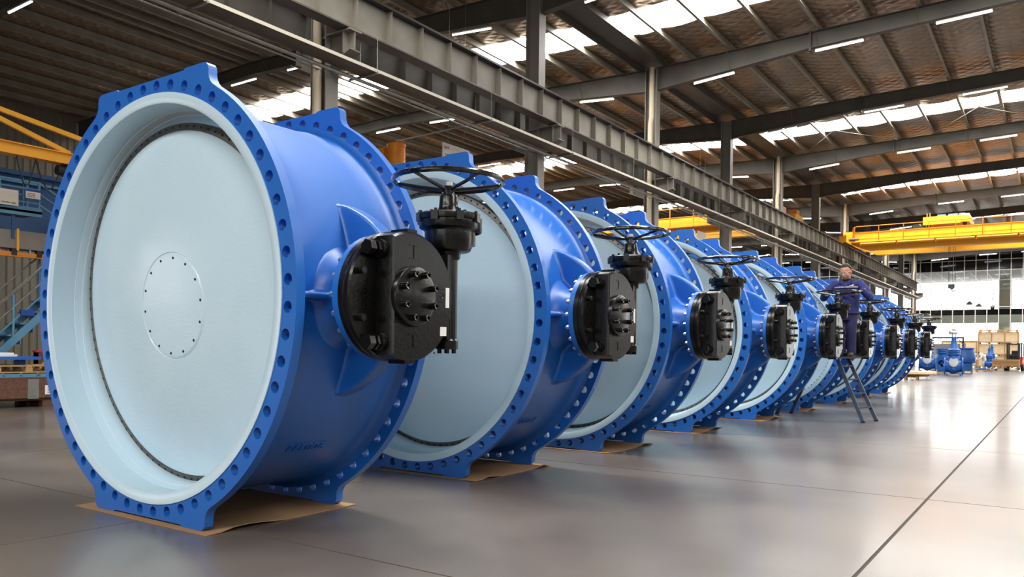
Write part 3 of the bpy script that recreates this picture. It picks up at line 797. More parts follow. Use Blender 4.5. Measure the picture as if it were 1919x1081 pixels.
# trolley of another crane above the girder, farther down the left hall
t = thing('crane_trolley', 'orange crane trolley just above the girder, between the far columns', 'crane', (-8.2, 43.0, 0))
MB().box(-.9,.5,0,1.6,8.55,8.95).build('trolley_frame', 'yellow', t, 0)
MB().box(-.85,-.25,.2,.8,8.95,9.45).box(.1,.5,.2,.8,8.95,9.2).build('hoist_box', 'orange', t, 0)
MB().box(-.6,.55,-.4,2.0,8.28,8.55).build('end_girder', 'yellow', t, 0)

# jib crane beside the coating platform
j = thing('jib_crane', 'yellow jib crane arm with two tie bars above the coating platform', 'crane', (-12.0, 3.1, 0))
MB().cyl((0,0,0), (0,0,5.85), .22, n=24).build('mast', 'orange', j)
arm = MB().box(-.13,.13,-.2,4.9,4.94,4.96).box(-.13,.13,-.2,4.9,4.73,4.75).box(-.07,.07,-.2,4.9,4.75,4.94).build('arm', 'yellow', j, 0)
MB().bar((0,0,5.72), (0,4.75,4.97), .07, .09).build('tie_bar', 'yellow', j, 0)
MB().bar((0,0,5.70), (0,2.35,4.97), .07, .09).build('tie_bar', 'yellow', j, 0)
ho = MB().box(-.12,.12,2.25,2.75,4.50,4.72).cyl((0,2.1,4.6), (0,2.3,4.6), .10, n=14).cyl((0,2.55,4.2), (0,2.55,4.5), .16, n=16).build('hoist', 'forkblack', j)
MB().box(.06,.14,2.42,2.62,4.66,4.84).build('hoist_switch_box', 'motor_grey', j, 0)
for k, (a, b) in enumerate(((1.35,1.7),(1.7,2.2),(2.2,2.6))):
    MB().tube([(0,a+(b-a)*q/8,4.73-.55*sin(pi*q/8)) for q in range(9)], .014, 6).build('cable_loop', 'forkblack', j)
# orange jib crane mast behind the second valve
j = thing('jib_crane', 'orange jib crane mast standing in the left hall behind the second valve', 'crane', (-10.0, 12.95, 0))
MB().lathe([(.235,0),(.235,6.45),(.25,6.45),(.25,6.53),(.0001,6.56)], 28).build('mast', 'orange', j)
MB().box(-.52,-.26,-.20,.16,5.0,6.45).build('bearing_bracket', 'orange', j, 0)
MB().box(-4.5,-.4,-.06,.06,6.24,6.34).box(-4.5,-.4,-.06,.06,5.9,6.0).bar((-4.4,0,6.0),(-.5,0,6.28),.06,.06).build('arm', 'orange', j, 0)
tag(MB().tube([(-10.0,12.95,6.62),(-8.8,14.0,7.05),(-7.9,15.0,7.45)], .022, 6).build('cable', 'galv'), 'grey cable strung from the orange mast to the column', 'cable')

# hanging sign boards
def sign(name, label, x, y0, y1, z0, z1, rows, rods):
    r = thing(name, label, 'sign', (x, (y0+y1)/2, z0))
    w, h = y1-y0, z1-z0
    MB().box(-.012,.012,-w/2,w/2,0,h).build('board', 'sign_white', r, 0)
    for txt, size, yy, zz, m in rows:
        o = link('lettering', text_mesh(txt, size, .002, m), r)
        o.matrix_local = Matrix(((0,0,1,.0145),(1,0,0,yy*w),(0,1,0,zz*h),(0,0,0,1)))
    for yy in rods: MB().cyl((0,yy*w,h), (0,yy*w,11.12-z0), .006, n=6).build('hanging_rod', 'galv', r)
    return r
sign('hanging_sign', 'white hanging sign with black characters behind the second valve', -9.0, 13.66, 14.82, 5.75, 6.62, [('闸阀', .30, -.18, .50, 'ink'), ('N', .10, -.41, .86, 'ink_red'), ('V', .10, -.35, .86, 'ink_blue'), ('F', .10, -.29, .86, 'ink_red')], (-.3, .3))
sign('hanging_sign', 'blank white hanging sign above the fourth valve', -9.0, 31.75, 32.8, 5.7, 6.62, [], (-.3, .3))
# ---------------------------------------------------------------- coating platform and stores on the left
p = thing('coating_platform', 'blue steel coating platform with railings at the left edge', 'platform', (-14.0, 0, 0))
MB().box(-2.2,0,-3,5.85,3.97,4.02).build('deck', 'platblue', p, 0)
MB().box(-.04,.0,-3,5.85,3.90,4.10).build('toe_board', 'platblue', p, 0)
MB().box(-.14,.0,-3,9.5,3.52,3.84).build('edge_beam', 'deepblue', p, 0)
for y in (1.5, 5.6): MB().bar((.5,y+.9,3.70), (-2.2,y,3.70), .14, .30).build('cross_beam', 'deepblue', p, 0)
for y in (4.85, 9.0): MB().box(-.12,.02,y-.07,y+.07,0,3.55).build('post', 'deepblue', p, 0)
for y in (4.45, 5.0, 5.55, 5.8):
    MB().box(-.05,-.01,y-.02,y+.02,4.02,4.68).build('railing_post', 'platblue', p, 0)
for z in (4.20, 4.35, 4.50, 4.66):
    MB().box(-.045,-.015,-3,5.8,z-.016,z+.016).build('rail_bar', 'platblue', p, 0)
for z in (4.66, 4.42, 4.18):
    MB().bar((-.03,5.8,z), (-.03,6.9,z-.62), .035, .035).build('stair_rail', 'platblue', p, 0)
for y in (6.15, 6.5): MB().box(-.05,-.01,y-.02,y+.02,3.7,4.4).build('railing_post', 'platblue', p, 0)
# second railing along the rear of the deck
for z in (4.35, 4.66): MB().box(-2.18,-2.15,-3,5.8,z-.016,z+.016).build('rail_bar', 'platblue', p, 0)
for y in (4.6, 5.2, 5.7): MB().box(-2.18,-2.14,y-.02,y+.02,4.02,4.66).build('railing_post', 'platblue', p, 0)
s = thing('name_sign', 'white sign reading coating line number one on the platform railing', 'sign', (-13.93, 4.86, 4.07))
MB().box(-.01,.01,-1.0,.47,0,.335).build('board', 'sign_white', s, 0)
for txt, size, yy, zz, m in (('喷涂#1', .125, .12, .225, 'ink'), ('Coating #1', .055, .06, .125, 'ink'), ('DN(700-1200)', .050, .42, .05, 'ink'), ('BV', .050, .07, .05, 'ink'), ('CBS', .050, -.02, .05, 'ink')):
    o = link('lettering', text_mesh(txt, size, .002, m, align='RIGHT'), s); o.matrix_local = Matrix(((0,0,1,.012),(1,0,0,yy),(0,1,0,zz),(0,0,0,1)))
s = thing('notice', 'small white and blue notice tied to the platform railing', 'sign', (-13.93, 5.62, 4.28))
MB().box(-.008,.008,-.14,.16,0,.20).build('board', 'sign_white', s, 0)
MB().box(.008,.010,-.14,.16,.15,.20).build('blue_band', 'ink_blue', s, 0)
for k in range(3): MB().box(.008,.010,-.11,.05,.03+.035*k,.042+.035*k).build('print_line', 'ink', s, 0)
b = thing('coating_booth', 'dark blue coating booth wall behind the platform', 'booth', (-16.6, 0, 0))
MB().box(-2,0,-4,11,4.1,5.30).build('booth_wall', 'deepblue', b, 0)
MB().box(-.02,.12,-4,11,5.25,5.36).build('top_channel', 'deepblue', b, 0)
MB().box(.02,.10,-4,11,5.06,5.12).build('blue_conduit', 'platblue', b, 0)
for y in (0, 4, 8, 11): MB().box(-.1,.06,y-.06,y+.06,0,5.3).build('post', 'deepblue', b, 0)
for y in (4.8, 6.6, 8.2): MB().box(.0,.02,y-.01,y+.01,4.1,5.25).build('panel_seam', 'platblue', b, 0)
d = thing('air_duct', 'grey square air duct running under the platform', 'duct', (-13.55, 0, 0))
MB().box(-.25,.12,-2,9,3.10,3.48).build('duct_body', 'concrete_grey', d, 0)
MB().box(.12,.135,5.08,5.13,3.06,3.52).build('yellow_strap', 'yellow', d, 0)
MB().box(.12,.14,4.98,5.04,3.3,3.78).build('hanger', 'deepblue', d, 0)
c = thing('conveyor_track', 'orange brown overhead track hanging below the grey duct', 'track', (-13.5, 0, 0))
MB().box(-.04,.04,4.7,9,2.93,3.03).build('track_beam', 'orange', c, 0)
for k in range(9): MB().box(-.03,.03,4.75+.3*k,4.79+.3*k,3.03,3.12).build('hanger', 'galv', c, 0)
for y in (5.0, 5.5, 6.0): MB().box(-.06,.06,y,y+.10,2.96,3.12).build('carrier', 'forkblack', c, 0)
# stairs rising away to the right
st = thing('steel_stairs', 'teal blue steel stairs with handrails at the left edge', 'stairs', (-13.0, 3.62, 0))
for x in (-.75, 0): MB().bar((x,.0,-.06), (x,4.0,3.94), .05, .15).build('stringer', 'platblue', st, 0)
for k in range(1, 16): MB().box(-.73,-.02,.25*k-.13,.25*k+.13,.25*k-.0,.25*k+.03).box(-.73,-.02,.25*k+.11,.25*k+.13,.25*k-.16,.25*k+.03).build('tread', 'platblue', st, 0)
for x in (-.75, 0):
    for k in range(5): MB().box(x-.02,x+.02,.35+.85*k,.39+.85*k,.35+.85*k,1.25+.85*k).build('baluster', 'platblue', st, 0)
    for dz in (.95, .62, .34): MB().tube([(x,.1,.1+dz),(x,4.0,4.0+dz)], .019, 8).build('handrail', 'galv' if dz > .5 else 'platblue', st)
MB().box(-.02,.04,1.35,1.62,1.68,1.80).build('switch_box', 'ink_blue', st, 0)
# roller conveyor with pallets
cv = thing('roller_conveyor', 'light blue roller conveyor behind the brown crate', 'conveyor', (-11.75, 3.45, 0))
for x in (-.55, .55): MB().box(x-.03,x+.03,0,3.0,.42,.54).build('side_rail', 'platblue', cv, 0)
for k in range(10): MB().cyl((-.52,.15+.3*k,.52), (.56,.15+.3*k,.52), .035, n=12).cyl((.56,.15+.3*k,.52), (.60,.15+.3*k,.52), .02, n=8).build('roller', 'galv', cv)
for x in (-.5, .5):
    for y in (.3, 1.5, 2.7): MB().box(x-.05,x+.05,y-.06,y+.06,0,.42).build('leg', 'platblue', cv, 0)
def make_pallet(L, W, m='wood'):
    r = thing('pallet', 'x', 'pallet')
    for k in range(5): x = -W/2+.05+(W-.1)*k/4; MB().box(x-.048,x+.048,-L/2,L/2,.118,.14).build('top_board', m, r, 0)
    for y in (-L/2+.05, 0, L/2-.05): MB().box(-W/2,W/2,y-.05,y+.05,.098,.118).build('bearer', m, r, 0)
    for x in (-W/2+.05, 0, W/2-.05):
        MB().box(x-.048,x+.048,-L/2,L/2,0,.02).build('bottom_board', m, r, 0)
        for y in (-L/2+.06, 0, L/2-.06): MB().box(x-.046,x+.046,y-.06,y+.06,.02,.098).build('block', m, r, 0)
    return r
pal0 = make_pallet(1.2, 1.0)
def pallet(x, y, z, rz, label, first=[True]):
    o = pal0 if first[0] else copy_tree(pal0); first[0] = False
    o.location = (x, y, z); o.rotation_euler = (0,0,rz); o['label'] = label; o['group'] = 'wooden pallets'
    return o
pallet(-11.7, 4.35, .556, 0, 'wooden pallet lying on the blue roller conveyor')
pl = thing('blue_fixture', 'blue steel fixture plate standing on the conveyor pallet', 'fixture', (-11.7, 4.25, .697))
MB().box(-.4,.4,-.55,.35,.10,.16).build('plate', 'blue', pl, 0)
for y in (-.35, .15): MB().box(-.1,.1,y-.06,y+.06,0,.10).build('foot', 'blue', pl, 0)
tag(MB().box(-.25,.25,-.2,.2,0,.04).box(-.2,.2,-.16,.16,.04,.07).build('paper_stack', 'label_white', None, 0), 'stack of white papers lying on the blue fixture plate', 'paper').location = (-11.7, 4.05, .8575)
tg = thing('red_stand', 'small red and orange stand behind the conveyor pallet', 'stand', (-12.45, 5.15, 0))
MB().box(-.07,.07,-.13,.13,.55,.95).build('body', 'dark_wood', tg, 0)
MB().box(-.08,.08,-.15,.15,.93,.97).build('top', 'red', tg, 0)
MB().box(-.07,.07,-.13,-.10,.0,.95).box(-.07,.07,.10,.13,.0,.95).build('edge', 'red', tg, 0)
MB().bar((.075,-.1,.60),(.075,.1,.80),.01,.06).build('stripe', 'orange', tg, 0)
tb = thing('work_table', 'low wooden table with white boxes behind the conveyor', 'table', (-12.70, 6.4, 0))
MB().box(-.28,.28,-1.0,1.2,.50,.56).build('table_top', 'wood', tb, 0)
for x in (-.23,.23):
    for y in (-.9,1.1): MB().box(x-.04,x+.04,y-.04,y+.04,0,.50).build('leg', 'deepblue', tb, 0)
for k, (y, w, h, m, nm) in enumerate(((-.35,.12,.16,'label_white','white'),(.0,.10,.11,'red','red'),(.3,.16,.20,'label_white','taller white'))):
    o = tag(MB().box(-w,w,-w,w,0,h).box(-w*.7,w*.7,-w*.7,w*.7,h,h+.02).build('small_box', m, None, 0), '%s box standing on the low wooden table at the left' % nm, 'box'); o.location = (-12.7, 6.1+y, .56)
# brown crate on its pallet, by the left edge
cr = thing('wooden_crate', 'dark brown open wooden crate with metal corner on the floor at left', 'crate', (-10.45, 4.15, 0))
for k in range(2): MB().box(-.55,.55,-1.1,1.1,.15+.0,.165).build('crate_floor', 'dark_wood', cr, 0) if k == 0 else None
for x in (-.56, .56):
    for z in (.165, .325): MB().box(x-.012,x+.012,-1.1,1.1,z+.003,z+.155).build('side_board', 'dark_wood', cr, 0)
for y in (-1.1, 1.1):
    for z in (.165, .325): MB().box(-.55,.55,y-.012,y+.012,z+.003,z+.155).build('end_board', 'dark_wood', cr, 0)
for k in range(5): MB().box(-.55+.22*k,-.37+.22*k,-1.1,1.1,.12,.145).build('pallet_board', 'dark_wood', cr, 0)
for y in (-.95, -.05, .85):
    for x in (-.45, .0, .45): MB().box(x-.07,x+.07,y-.1,y+.1,0,.12).build('pallet_block', 'dark_wood', cr, 0)
MB().box(.572,.578,-.42,-.24,.15,.49).build('metal_hinge', 'galv', cr, 0)
la = MB().box(.573,.580,-.14,.26,.22,.38).build('paper_label', 'label_white', cr, 0)
for k in range(3): MB().box(.580,.5815,-.10,.16-.08*k,.25+.04*k,.262+.04*k).build('print_line', 'ink', cr, 0)
tag(MB().tube([(-12.2,5.0+.05*q,.16+.02*sin(q)) for q in range(6)], .06, 8).build('cloth_roll', 'shirt_black'), 'dark rolled cloth lying under the conveyor', 'cloth').location = (.0, -1.1, -.08)
# ---------------------------------------------------------------- far end: glazed wall and lobby
gw = tag(MB().box(XWL,XWR,YE-.06,YE+.06,11.25,11.45).build('wall_front', 'mullion', None, 0), kind='structure')
MX = .952; X00 = -6.91
nx0 = -20; nx1 = 25
rows = [(0.05,2.85,'glass'),(2.90,5.72,'glass'),(5.78,9.18,'glass'),(9.24,10.18,'dark_glass'),(10.24,11.25,'dark_glass')]
mu = MB().box(-.035,.035,-.07,.05,0,11.3).mesh('mullion', 'mullion', 0)
panes = {}
for z0, z1, m in rows: panes[z0] = MB().box(.03,MX-.03,-.012,.0,z0,z1).mesh('pane', m, 0)
for k in range(nx0, nx1):
    x = X00+MX*k
    if x < XWL or x > XWR-MX: continue
    link('mullion', mu, gw, (x, YE, 0))
    for z0, z1, m in rows: link('pane', panes[z0], gw, (x, YE, 0))
for z in (2.875, 5.75, 9.21, 10.21): MB().box(XWL,XWR,YE-.06,YE+.04,z-.03,z+.03).build('transom', 'mullion', gw, 0)
lb = thing('lobby', 'white lobby with mezzanine behind the glazed end wall', 'lobby', (0, YE, 0))
MB().box(XWL,XWR,.3,13,9.20,9.5).build('lobby_ceiling', 'lobby_ceiling', lb, 0)
for k in range(22): MB().box(-14+1.4*k,-13.93+1.4*k,.5,12.8,9.17,9.20).build('ceiling_slat', 'mullion', lb, 0)
MB().box(XWL,XWR,.15,.3,9.2,11.4).build('void_wall', 'dark_void', lb, 0)
MB().box(XWL,XWR,4,15,5.15,5.72).build('mezzanine_edge', 'dark_band', lb, 0)
MB().box(XWL,XWR,3.9,4.0,4.35,5.15).build('bulkhead', 'lobby_wall', lb, 0)
MB().box(XWL,XWR,4.05,15,5.10,5.16).build('mezzanine_soffit', 'lobby_wall', lb, 0)
for k in range(60): MB().box(-14+.5*k-.012,-14+.5*k+.012,4.1,4.14,5.72,6.15).build('rail_post', 'galv', lb, 0)
MB().box(-14.5,XWR,4.08,4.16,6.15,6.19).build('hand_rail', 'galv', lb, 0)
MB().box(-.8,.35,9.5,10.5,0,9.2).build('pillar', 'lobby_wall', lb, 0)
MB().box(2.2,8,4.2,4.4,0,4.35).build('side_wall', 'lobby_wall', lb, 0)
for k in range(40): MB().box(-15+.8*k-.025,-15+.8*k+.025,15.9,16.0,0,9.2).build('outer_mullion', 'mullion', lb, 0)
for z in (1.0, 2.0, 3.0, 4.2, 6.2, 7.6): MB().box(-15.5,XWR,15.9,16.0,z-.025,z+.025).build('outer_transom', 'mullion', lb, 0)
for n, (x, z) in enumerate(((-.3, 6.35), (.55, 6.1))):
    o = tag(MB().lathe([(.05,.35),(.12,.30),(.30,.10),(.32,0),(.28,.02),(.05,.25)], 18).cyl((0,0,.3),(0,0,2.9),.012,n=6).build('pendant_lamp', 'motor_grey'), 'grey dome lamp hanging in the lobby, %s of the pair' % ('left' if n == 0 else 'right'), 'lamp')
    o.location = (x-2.9, YE+6.5, z)
def plant(x, y, z, h, label):
    r = thing('potted_plant', label, 'plant', (x, y, z))
    MB().lathe([(.0001,0),(.16,0),(.22,.42),(.19,.42),(.0001,.38)], 14).build('pot', 'dark_band', r)
    MB().tube([(0,0,.38),(.03,0,.38+.4*h),(0,.02,.38+h)], .025, 6).build('stem', 'leaf', r)
    rnd = random.Random(int(x*100))
    for k in range(16):
        a = rnd.uniform(0,2*pi); zz = .5+rnd.uniform(.2,1)*h; L = rnd.uniform(.2,.38)
        p0 = Vector((0,0,zz)); p1 = p0+Vector((cos(a)*L,sin(a)*L,.12)); s_ = Vector((-sin(a),cos(a),0))*.07; mid = (p0+p1)/2+Vector((0,0,.08))
        MB().add([p0, mid+s_, p1, mid-s_, p0+Vector((0,0,.005)), mid+s_+Vector((0,0,.005)), p1+Vector((0,0,.005)), mid-s_+Vector((0,0,.005))], [(0,1,2,3),(7,6,5,4),(0,4,5,1),(1,5,6,2),(2,6,7,3),(3,7,4,0)]).build('leaf', 'leaf', r, 0)
    return r
plant(-1.05, YE+5, 5.72, 1.4, 'tall thin plant on the mezzanine left of the pillar')
plant(2.1, YE+5, 5.72, .9, 'bushy plant on the mezzanine right of the pillar')

# ---------------------------------------------------------------- goods at the far end of the hall
pallet(-1.0, 36.3, 0, .1, 'wooden pallet on the floor under the round wooden lid')
rl = thing('round_wooden_lid', 'round pale wooden lid with openings lying on the pallet beyond the last valve', 'lid', (-.75, 36.5, .142))
MB().box(-.6,.6,-.55,.55,0,.10).build('support', 'wood', rl, 0)
MB().lathe([(.52,.10),(.92,.10),(.94,.12),(.94,.21),(.92,.23),(.52,.23),(.50,.21),(.50,.12),(.52,.10)], 40).build('rim', 'plywood', rl, 30)
for a in (0, pi/3, 2*pi/3): MB().bar((-.55*cos(a),-.55*sin(a),.17), (.55*cos(a),.55*sin(a),.17), .12, .10).build('crossbar', 'plywood', rl, 0)
MB().cyl((0,0,.10),(0,0,.235),.22,n=20).build('hub', 'plywood', rl)
def make_gate(top=True):
    r = thing('gate_valve', 'x', 'valve')
    b = MB().lathe([(.30,-.52),(.32,-.3),(.40,-.15),(.42,0),(.40,.15),(.32,.3),(.30,.52)], 32, (0,0,.50), 'X')
    b.lathe([(.34,.45),(.36,.75),(.33,1.05),(.40,1.13)], 28)
    b.build('body', 'blue', r, 45)
    for sx in (-1, 1): MB().lathe([(.2,sx*.50),(.46,sx*.50),(.47,sx*.51),(.47,sx*.565),(.46,sx*.575),(.2,sx*.575)], 32, (0,0,.50), 'X').build('end_flange', 'blue', r)
    for sx in (-1, 1): MB().box(sx*.42-.05,sx*.42+.05,-.25,.25,0,.12).build('foot', 'blue', r, 0)
    for z in (1.13, 1.24, 1.34): MB().lathe([(.2,z),(.43,z),(.44,z+.01),(.44,z+.055),(.43,z+.065),(.2,z+.065)], 32).build('bonnet_flange', 'blue', r)
    MB().lathe([(.34,1.17),(.34,1.42)], 24).build('bonnet_neck', 'blue', r)
    MB().lathe([(.0001,.06),(.20,.05),(.29,.02),(.30,0),(.0001,-.03)], 28, (0,0,0)).xf(Matrix.Translation((0,-.36,.74)) @ Matrix.Rotation(rad(66), 4, 'X')).build('film_cover', 'film', r)
    MB().prism([(-.07,.30),(.07,.30),(.02,.56),(-.02,.56)], -.44, -.36, 'xz').build('rib', 'blue', r, 0)
    if top:
        MB().lathe([(.40,1.40),(.26,1.48),(.19,1.7),(.15,2.0),(.17,2.06)], 28).build('bonnet', 'blue', r)
        for a in range(4): MB().box(.13*cos(a*pi/2+.7)-.025,.13*cos(a*pi/2+.7)+.025,.13*sin(a*pi/2+.7)-.025,.13*sin(a*pi/2+.7)+.025,2.04,2.26).build('yoke_post', 'blue', r, 0)
        MB().lathe([(.20,2.24),(.23,2.26),(.23,2.34),(.14,2.42),(.12,2.52),(.0001,2.54)], 24).build('gear_head', 'film', r)
    return r
g0 = make_gate(True)
def gate(o, x, y, z, s, rz, label):
    o.location = (x, y, z); o.scale = (s*.78, s*.95, s); o.rotation_euler = (0,0,rz); o['label'] = label; o['group'] = 'gate valves'; return o
gate(g0, -.12, 46.3, 0, 1.0, .1, 'tall blue gate valve with grey wrapped gear head beyond the row')
hd = tag(MB().box(-.33,-.2,-.05,.05,2.22,2.42).build('gear_motor', 'orange', g0, 0), 'small orange gear handle')
gate(copy_tree(g0), -1.55, 47.6, .14, .98, .1, 'tall blue gate valve half hidden by the last black gearboxes')
pallet(-1.55, 47.6, 0, .1, 'wooden pallet under the gate valve hidden by the last gearboxes')
g1 = make_gate(False)
gate(g1, -1.05, 50.5, .14, .95, 1.4, 'blue gate valve body without bonnet between two taller gate valves')
pallet(-1.05, 50.5, 0, .1, 'wooden pallet under the gate valve without bonnet')
gs = copy_tree(g0)
for ch in list(gs.children):
    if ch.name.split('.')[0] in ('gear_head', 'yoke_post', 'film_cover', 'gear_motor'): bpy.data.objects.remove(ch)
MB().cyl((0,0,2.0), (0,0,2.45), .07, n=12).cyl((0,0,2.0), (0,0,2.15), .2, n=16).build('stem', 'blue', gs)
gate(gs, .22, 66.8, .14, .70, .1, 'small blue gate valve on a pallet, right of the worker in white')
gate(copy_tree(gs), -.15, 75.5, .14, .80, .1, 'small blue gate valve just behind the worker in white')
pallet(.22, 66.8, 0, .1, 'pallet under the small gate valve beside the forklift')
pallet(-.15, 75.5, 0, .1, 'pallet under the small gate valve behind the worker in white')
rd = thing('pipe_reducer', 'large blue bell-shaped pipe fitting with lid standing on a pallet', 'pipe fitting', (-.40, 54.8, .142))
MB().lathe([(.50,0),(.52,.01),(.52,.46),(.66,.52),(.68,.56),(.68,.86),(.55,1.34),(.54,1.36)], 40).build('shell', 'blue', rd)
MB().lathe([(.0001,1.43),(.60,1.43),(.61,1.42),(.61,1.36),(.5,1.355)], 40).build('lid', 'blue', rd)
MB().cyl((0,0,1.43),(0,0,1.53),.05,n=10).tube([(.09*cos(2*pi*q/12),0,1.60+.09*sin(2*pi*q/12)) for q in range(12)], .025, 6, True).build('lifting_eye', 'blue', rd)
MB().box(.40,.66,-.3,-.05,.6,.8).build('side_lug', 'blue', rd, 0)
pallet(-.40, 54.8, 0, .05, 'wooden pallet under the blue bell-shaped fitting')
pallet(.35, 60.5, 0, .05, 'wooden pallet with a blue plate in front of the worker in white')
tag(MB().box(-.55,.35,-.4,.4,0,.06).box(-.3,.1,-.2,.2,.06,.10).build('blue_plate', 'blue', None, 0), 'flat blue plate lying on the pallet in front of the worker in white', 'plate').location = (.35, 60.5, .142)
def crate(x, y, z, L, W, H, label, feet=False, group=None):
    r = thing('plywood_crate', label, 'crate', (x, y, z), 0, 'plywood crates')
    MB().box(-L/2,L/2,-W/2,W/2,.12,H).build('panel_box', 'plywood', r, 0)
    for k in range(4): xx = -L/2+.05+(L-.1)*k/3; MB().box(xx-.05,xx+.05,-W/2-.022,-W/2,.12,H).build('batten', 'wood', r, 0)
    for zz in (.12, H-.10): MB().box(-L/2,L/2,-W/2-.03,-W/2-.022,zz,zz+.09).build('rail_batten', 'wood', r, 0)
    for k in range(5): xx = -L/2+.08+(L-.16)*k/4; MB().box(xx-.07,xx+.07,-W/2,W/2,0,.12).build('runner', 'wood', r, 0)
    return r
for k, n in enumerate(('bottom', 'middle', 'top')):
    crate(.05, 80.5, 1.08*k, 3.1, 1.5, 1.06, 'pale plywood crate at the %s of the tall stack behind the forklift' % n)
tp = thing('wooden_pallet', 'pale wooden pallet lying on top of the tall crate stack', 'pallet', (.05, 80.5, 3.24))
for k in range(5): MB().box(-1.5+.70*k,-1.34+.70*k,-.7,.7,0,.15).build('block_row', 'wood', tp, 0)
for y in (-.7, 0, .6): MB().box(-1.55,1.55,y,y+.1,.15,.19).build('board', 'wood', tp, 0)
for k, n in enumerate(('lower', 'upper')): crate(-3.15, 82.5, 1.25*k, 2.9, 1.5, 1.23, '%s plywood crate of the stack behind the gate valves' % n)
crate(3.45, 79.0, 0, 1.8, 1.4, 1.15, 'plywood crate at the right edge beyond the forklift')
# dark steel goods rack behind the gate valves
rk = thing('steel_rack', 'dark steel rack frame behind the gate valves', 'rack', (-2.0, 60.0, 0))
for x in (-1.1, 1.1): MB().box(x-.05,x+.05,-.05,.05,0,2.35).build('post', 'forkblack', rk, 0)
MB().box(-1.1,1.1,-.04,.04,2.27,2.35).build('beam', 'forkblack', rk, 0)
for s in (-1, 1): MB().bar((s*1.1,0,1.9),(s*.7,0,2.3),.05,.05).build('knee_brace', 'forkblack', rk, 0)
tag(MB().box(-.9,.9,-.02,.02,.05,1.9).box(-.95,.95,-.05,.05,0,.05).build('plastic_screen', 'film', None, 0), 'pale plastic sheet hanging in the steel rack', 'screen').location = (-2.0, 60.2, 0)
# forklift
fk = thing('forklift', 'black and orange forklift facing the camera with a crate on its forks', 'forklift', (1.75, 66.6, 0), -.06)
MB().box(-.55,.55,.35,2.3,.28,.85).box(-.5,.5,1.5,2.35,.85,1.05).build('chassis', 'forkred', fk, 0)
for s in (-1, 1):
    MB().box(s*.36-.07,s*.36+.07,.0,.16,.08,2.05).build('mast_rail', 'forkblack', fk, 0)
    MB().tube([(s*.46,.6,.85),(s*.46,.55,1.9),(s*.46,.7,2.02),(s*.46,1.9,2.02),(s*.46,2.1,1.0)], .035, 8).build('cab_post', 'forkblack', fk)
    for y in (.55, 1.95): MB().lathe([(.06,-.09),(.20,-.09),(.27,-.07),(.27,.07),(.20,.09),(.06,.09)], 22, (s*.52,y,.27), 'X').build('wheel', 'tyre', fk)
MB().box(-.36,.36,.02,.14,1.93,2.05).box(-.36,.36,.02,.14,1.1,1.2).box(-.36,.36,.02,.14,.3,.4).build('mast_cross', 'forkblack', fk, 0)
MB().box(-.5,.5,.55,2.0,2.0,2.06).build('overhead_guard', 'forkblack', fk, 0)
MB().box(-.52,.52,-.06,0,.35,.45).box(-.52,.52,-.06,0,.75,.85).build('fork_carriage', 'forkblack', fk, 0)
for x in (-.5,-.25,0,.25,.5): MB().box(x-.015,x+.015,-.05,-.02,.45,1.25).build('backrest_bar', 'forkblack', fk, 0)
for s in (-1, 1): MB().box(s*.3-.06,s*.3+.06,-1.15,0,.17,.22).build('fork', 'forkblack', fk, 0)
MB().box(-.25,.25,1.0,1.5,.85,1.0).box(-.25,.25,1.4,1.55,1.0,1.5).build('seat', 'forkblack', fk, 0)
MB().cyl((0,.75,.95),(0,.85,1.25),.03,n=8).tube([(.17*cos(2*pi*q/16),.85,1.25+.17*sin(2*pi*q/16)) for q in range(16)], .018, 6, True).build('steering_wheel', 'forkblack', fk)
MB().box(-.3,.3,.3,.36,.85,1.15).build('dash', 'forkblack', fk, 0)
cc = crate(1.35, 65.75, .222, 1.7, .9, .62, 'low wooden crate carried on the forklift')
# raw wood colour differs: this crate is older
for ch in cc.children: ch.data = ch.data.copy(); ch.data.materials[0] = MATS['wood']
# ---------------------------------------------------------------- people
def ellipse_loft(mb, secs, n=20):
    """secs: (centre, semi-axis x vector, semi-axis y vector)"""
    vs = []
    for c, a, b in secs:
        c, a, b = Vector(c), Vector(a), Vector(b)
        for k in range(n): t = 2*pi*k/n; vs.append(c + a*cos(t) + b*sin(t))
    fs = [(i*n+k, i*n+(k+1)%n, (i+1)*n+(k+1)%n, (i+1)*n+k) for i in range(len(secs)-1) for k in range(n)]
    fs += [tuple(range(n-1,-1,-1)), tuple(range((len(secs)-1)*n, len(secs)*n))]
    mb.add(vs, fs)
def ball(mb, c, r, n=14):
    rx, ry, rz = r if isinstance(r, tuple) else (r, r, r); m = n//2+1; vs = []; fs = []
    for i in range(1, m):
        p = pi*i/m
        for k in range(n): t = 2*pi*k/n; vs.append((c[0]+rx*sin(p)*cos(t), c[1]+ry*sin(p)*sin(t), c[2]+rz*cos(p)))
    vs += [(c[0],c[1],c[2]+rz), (c[0],c[1],c[2]-rz)]; T = len(vs)-2
    for i in range(m-2):
        for k in range(n): fs.append((i*n+k, (i+1)*n+k, (i+1)*n+(k+1)%n, i*n+(k+1)%n))
    for k in range(n): fs += [(T, k, (k+1)%n), (T+1, (m-2)*n+(k+1)%n, (m-2)*n+k)]
    mb.add(vs, fs)
def limb(mb, pts, rs, n=14):
    mb.tube(pts, rs, n)
    for p, r in zip(pts, rs): ball(mb, p, r*.99, 12)
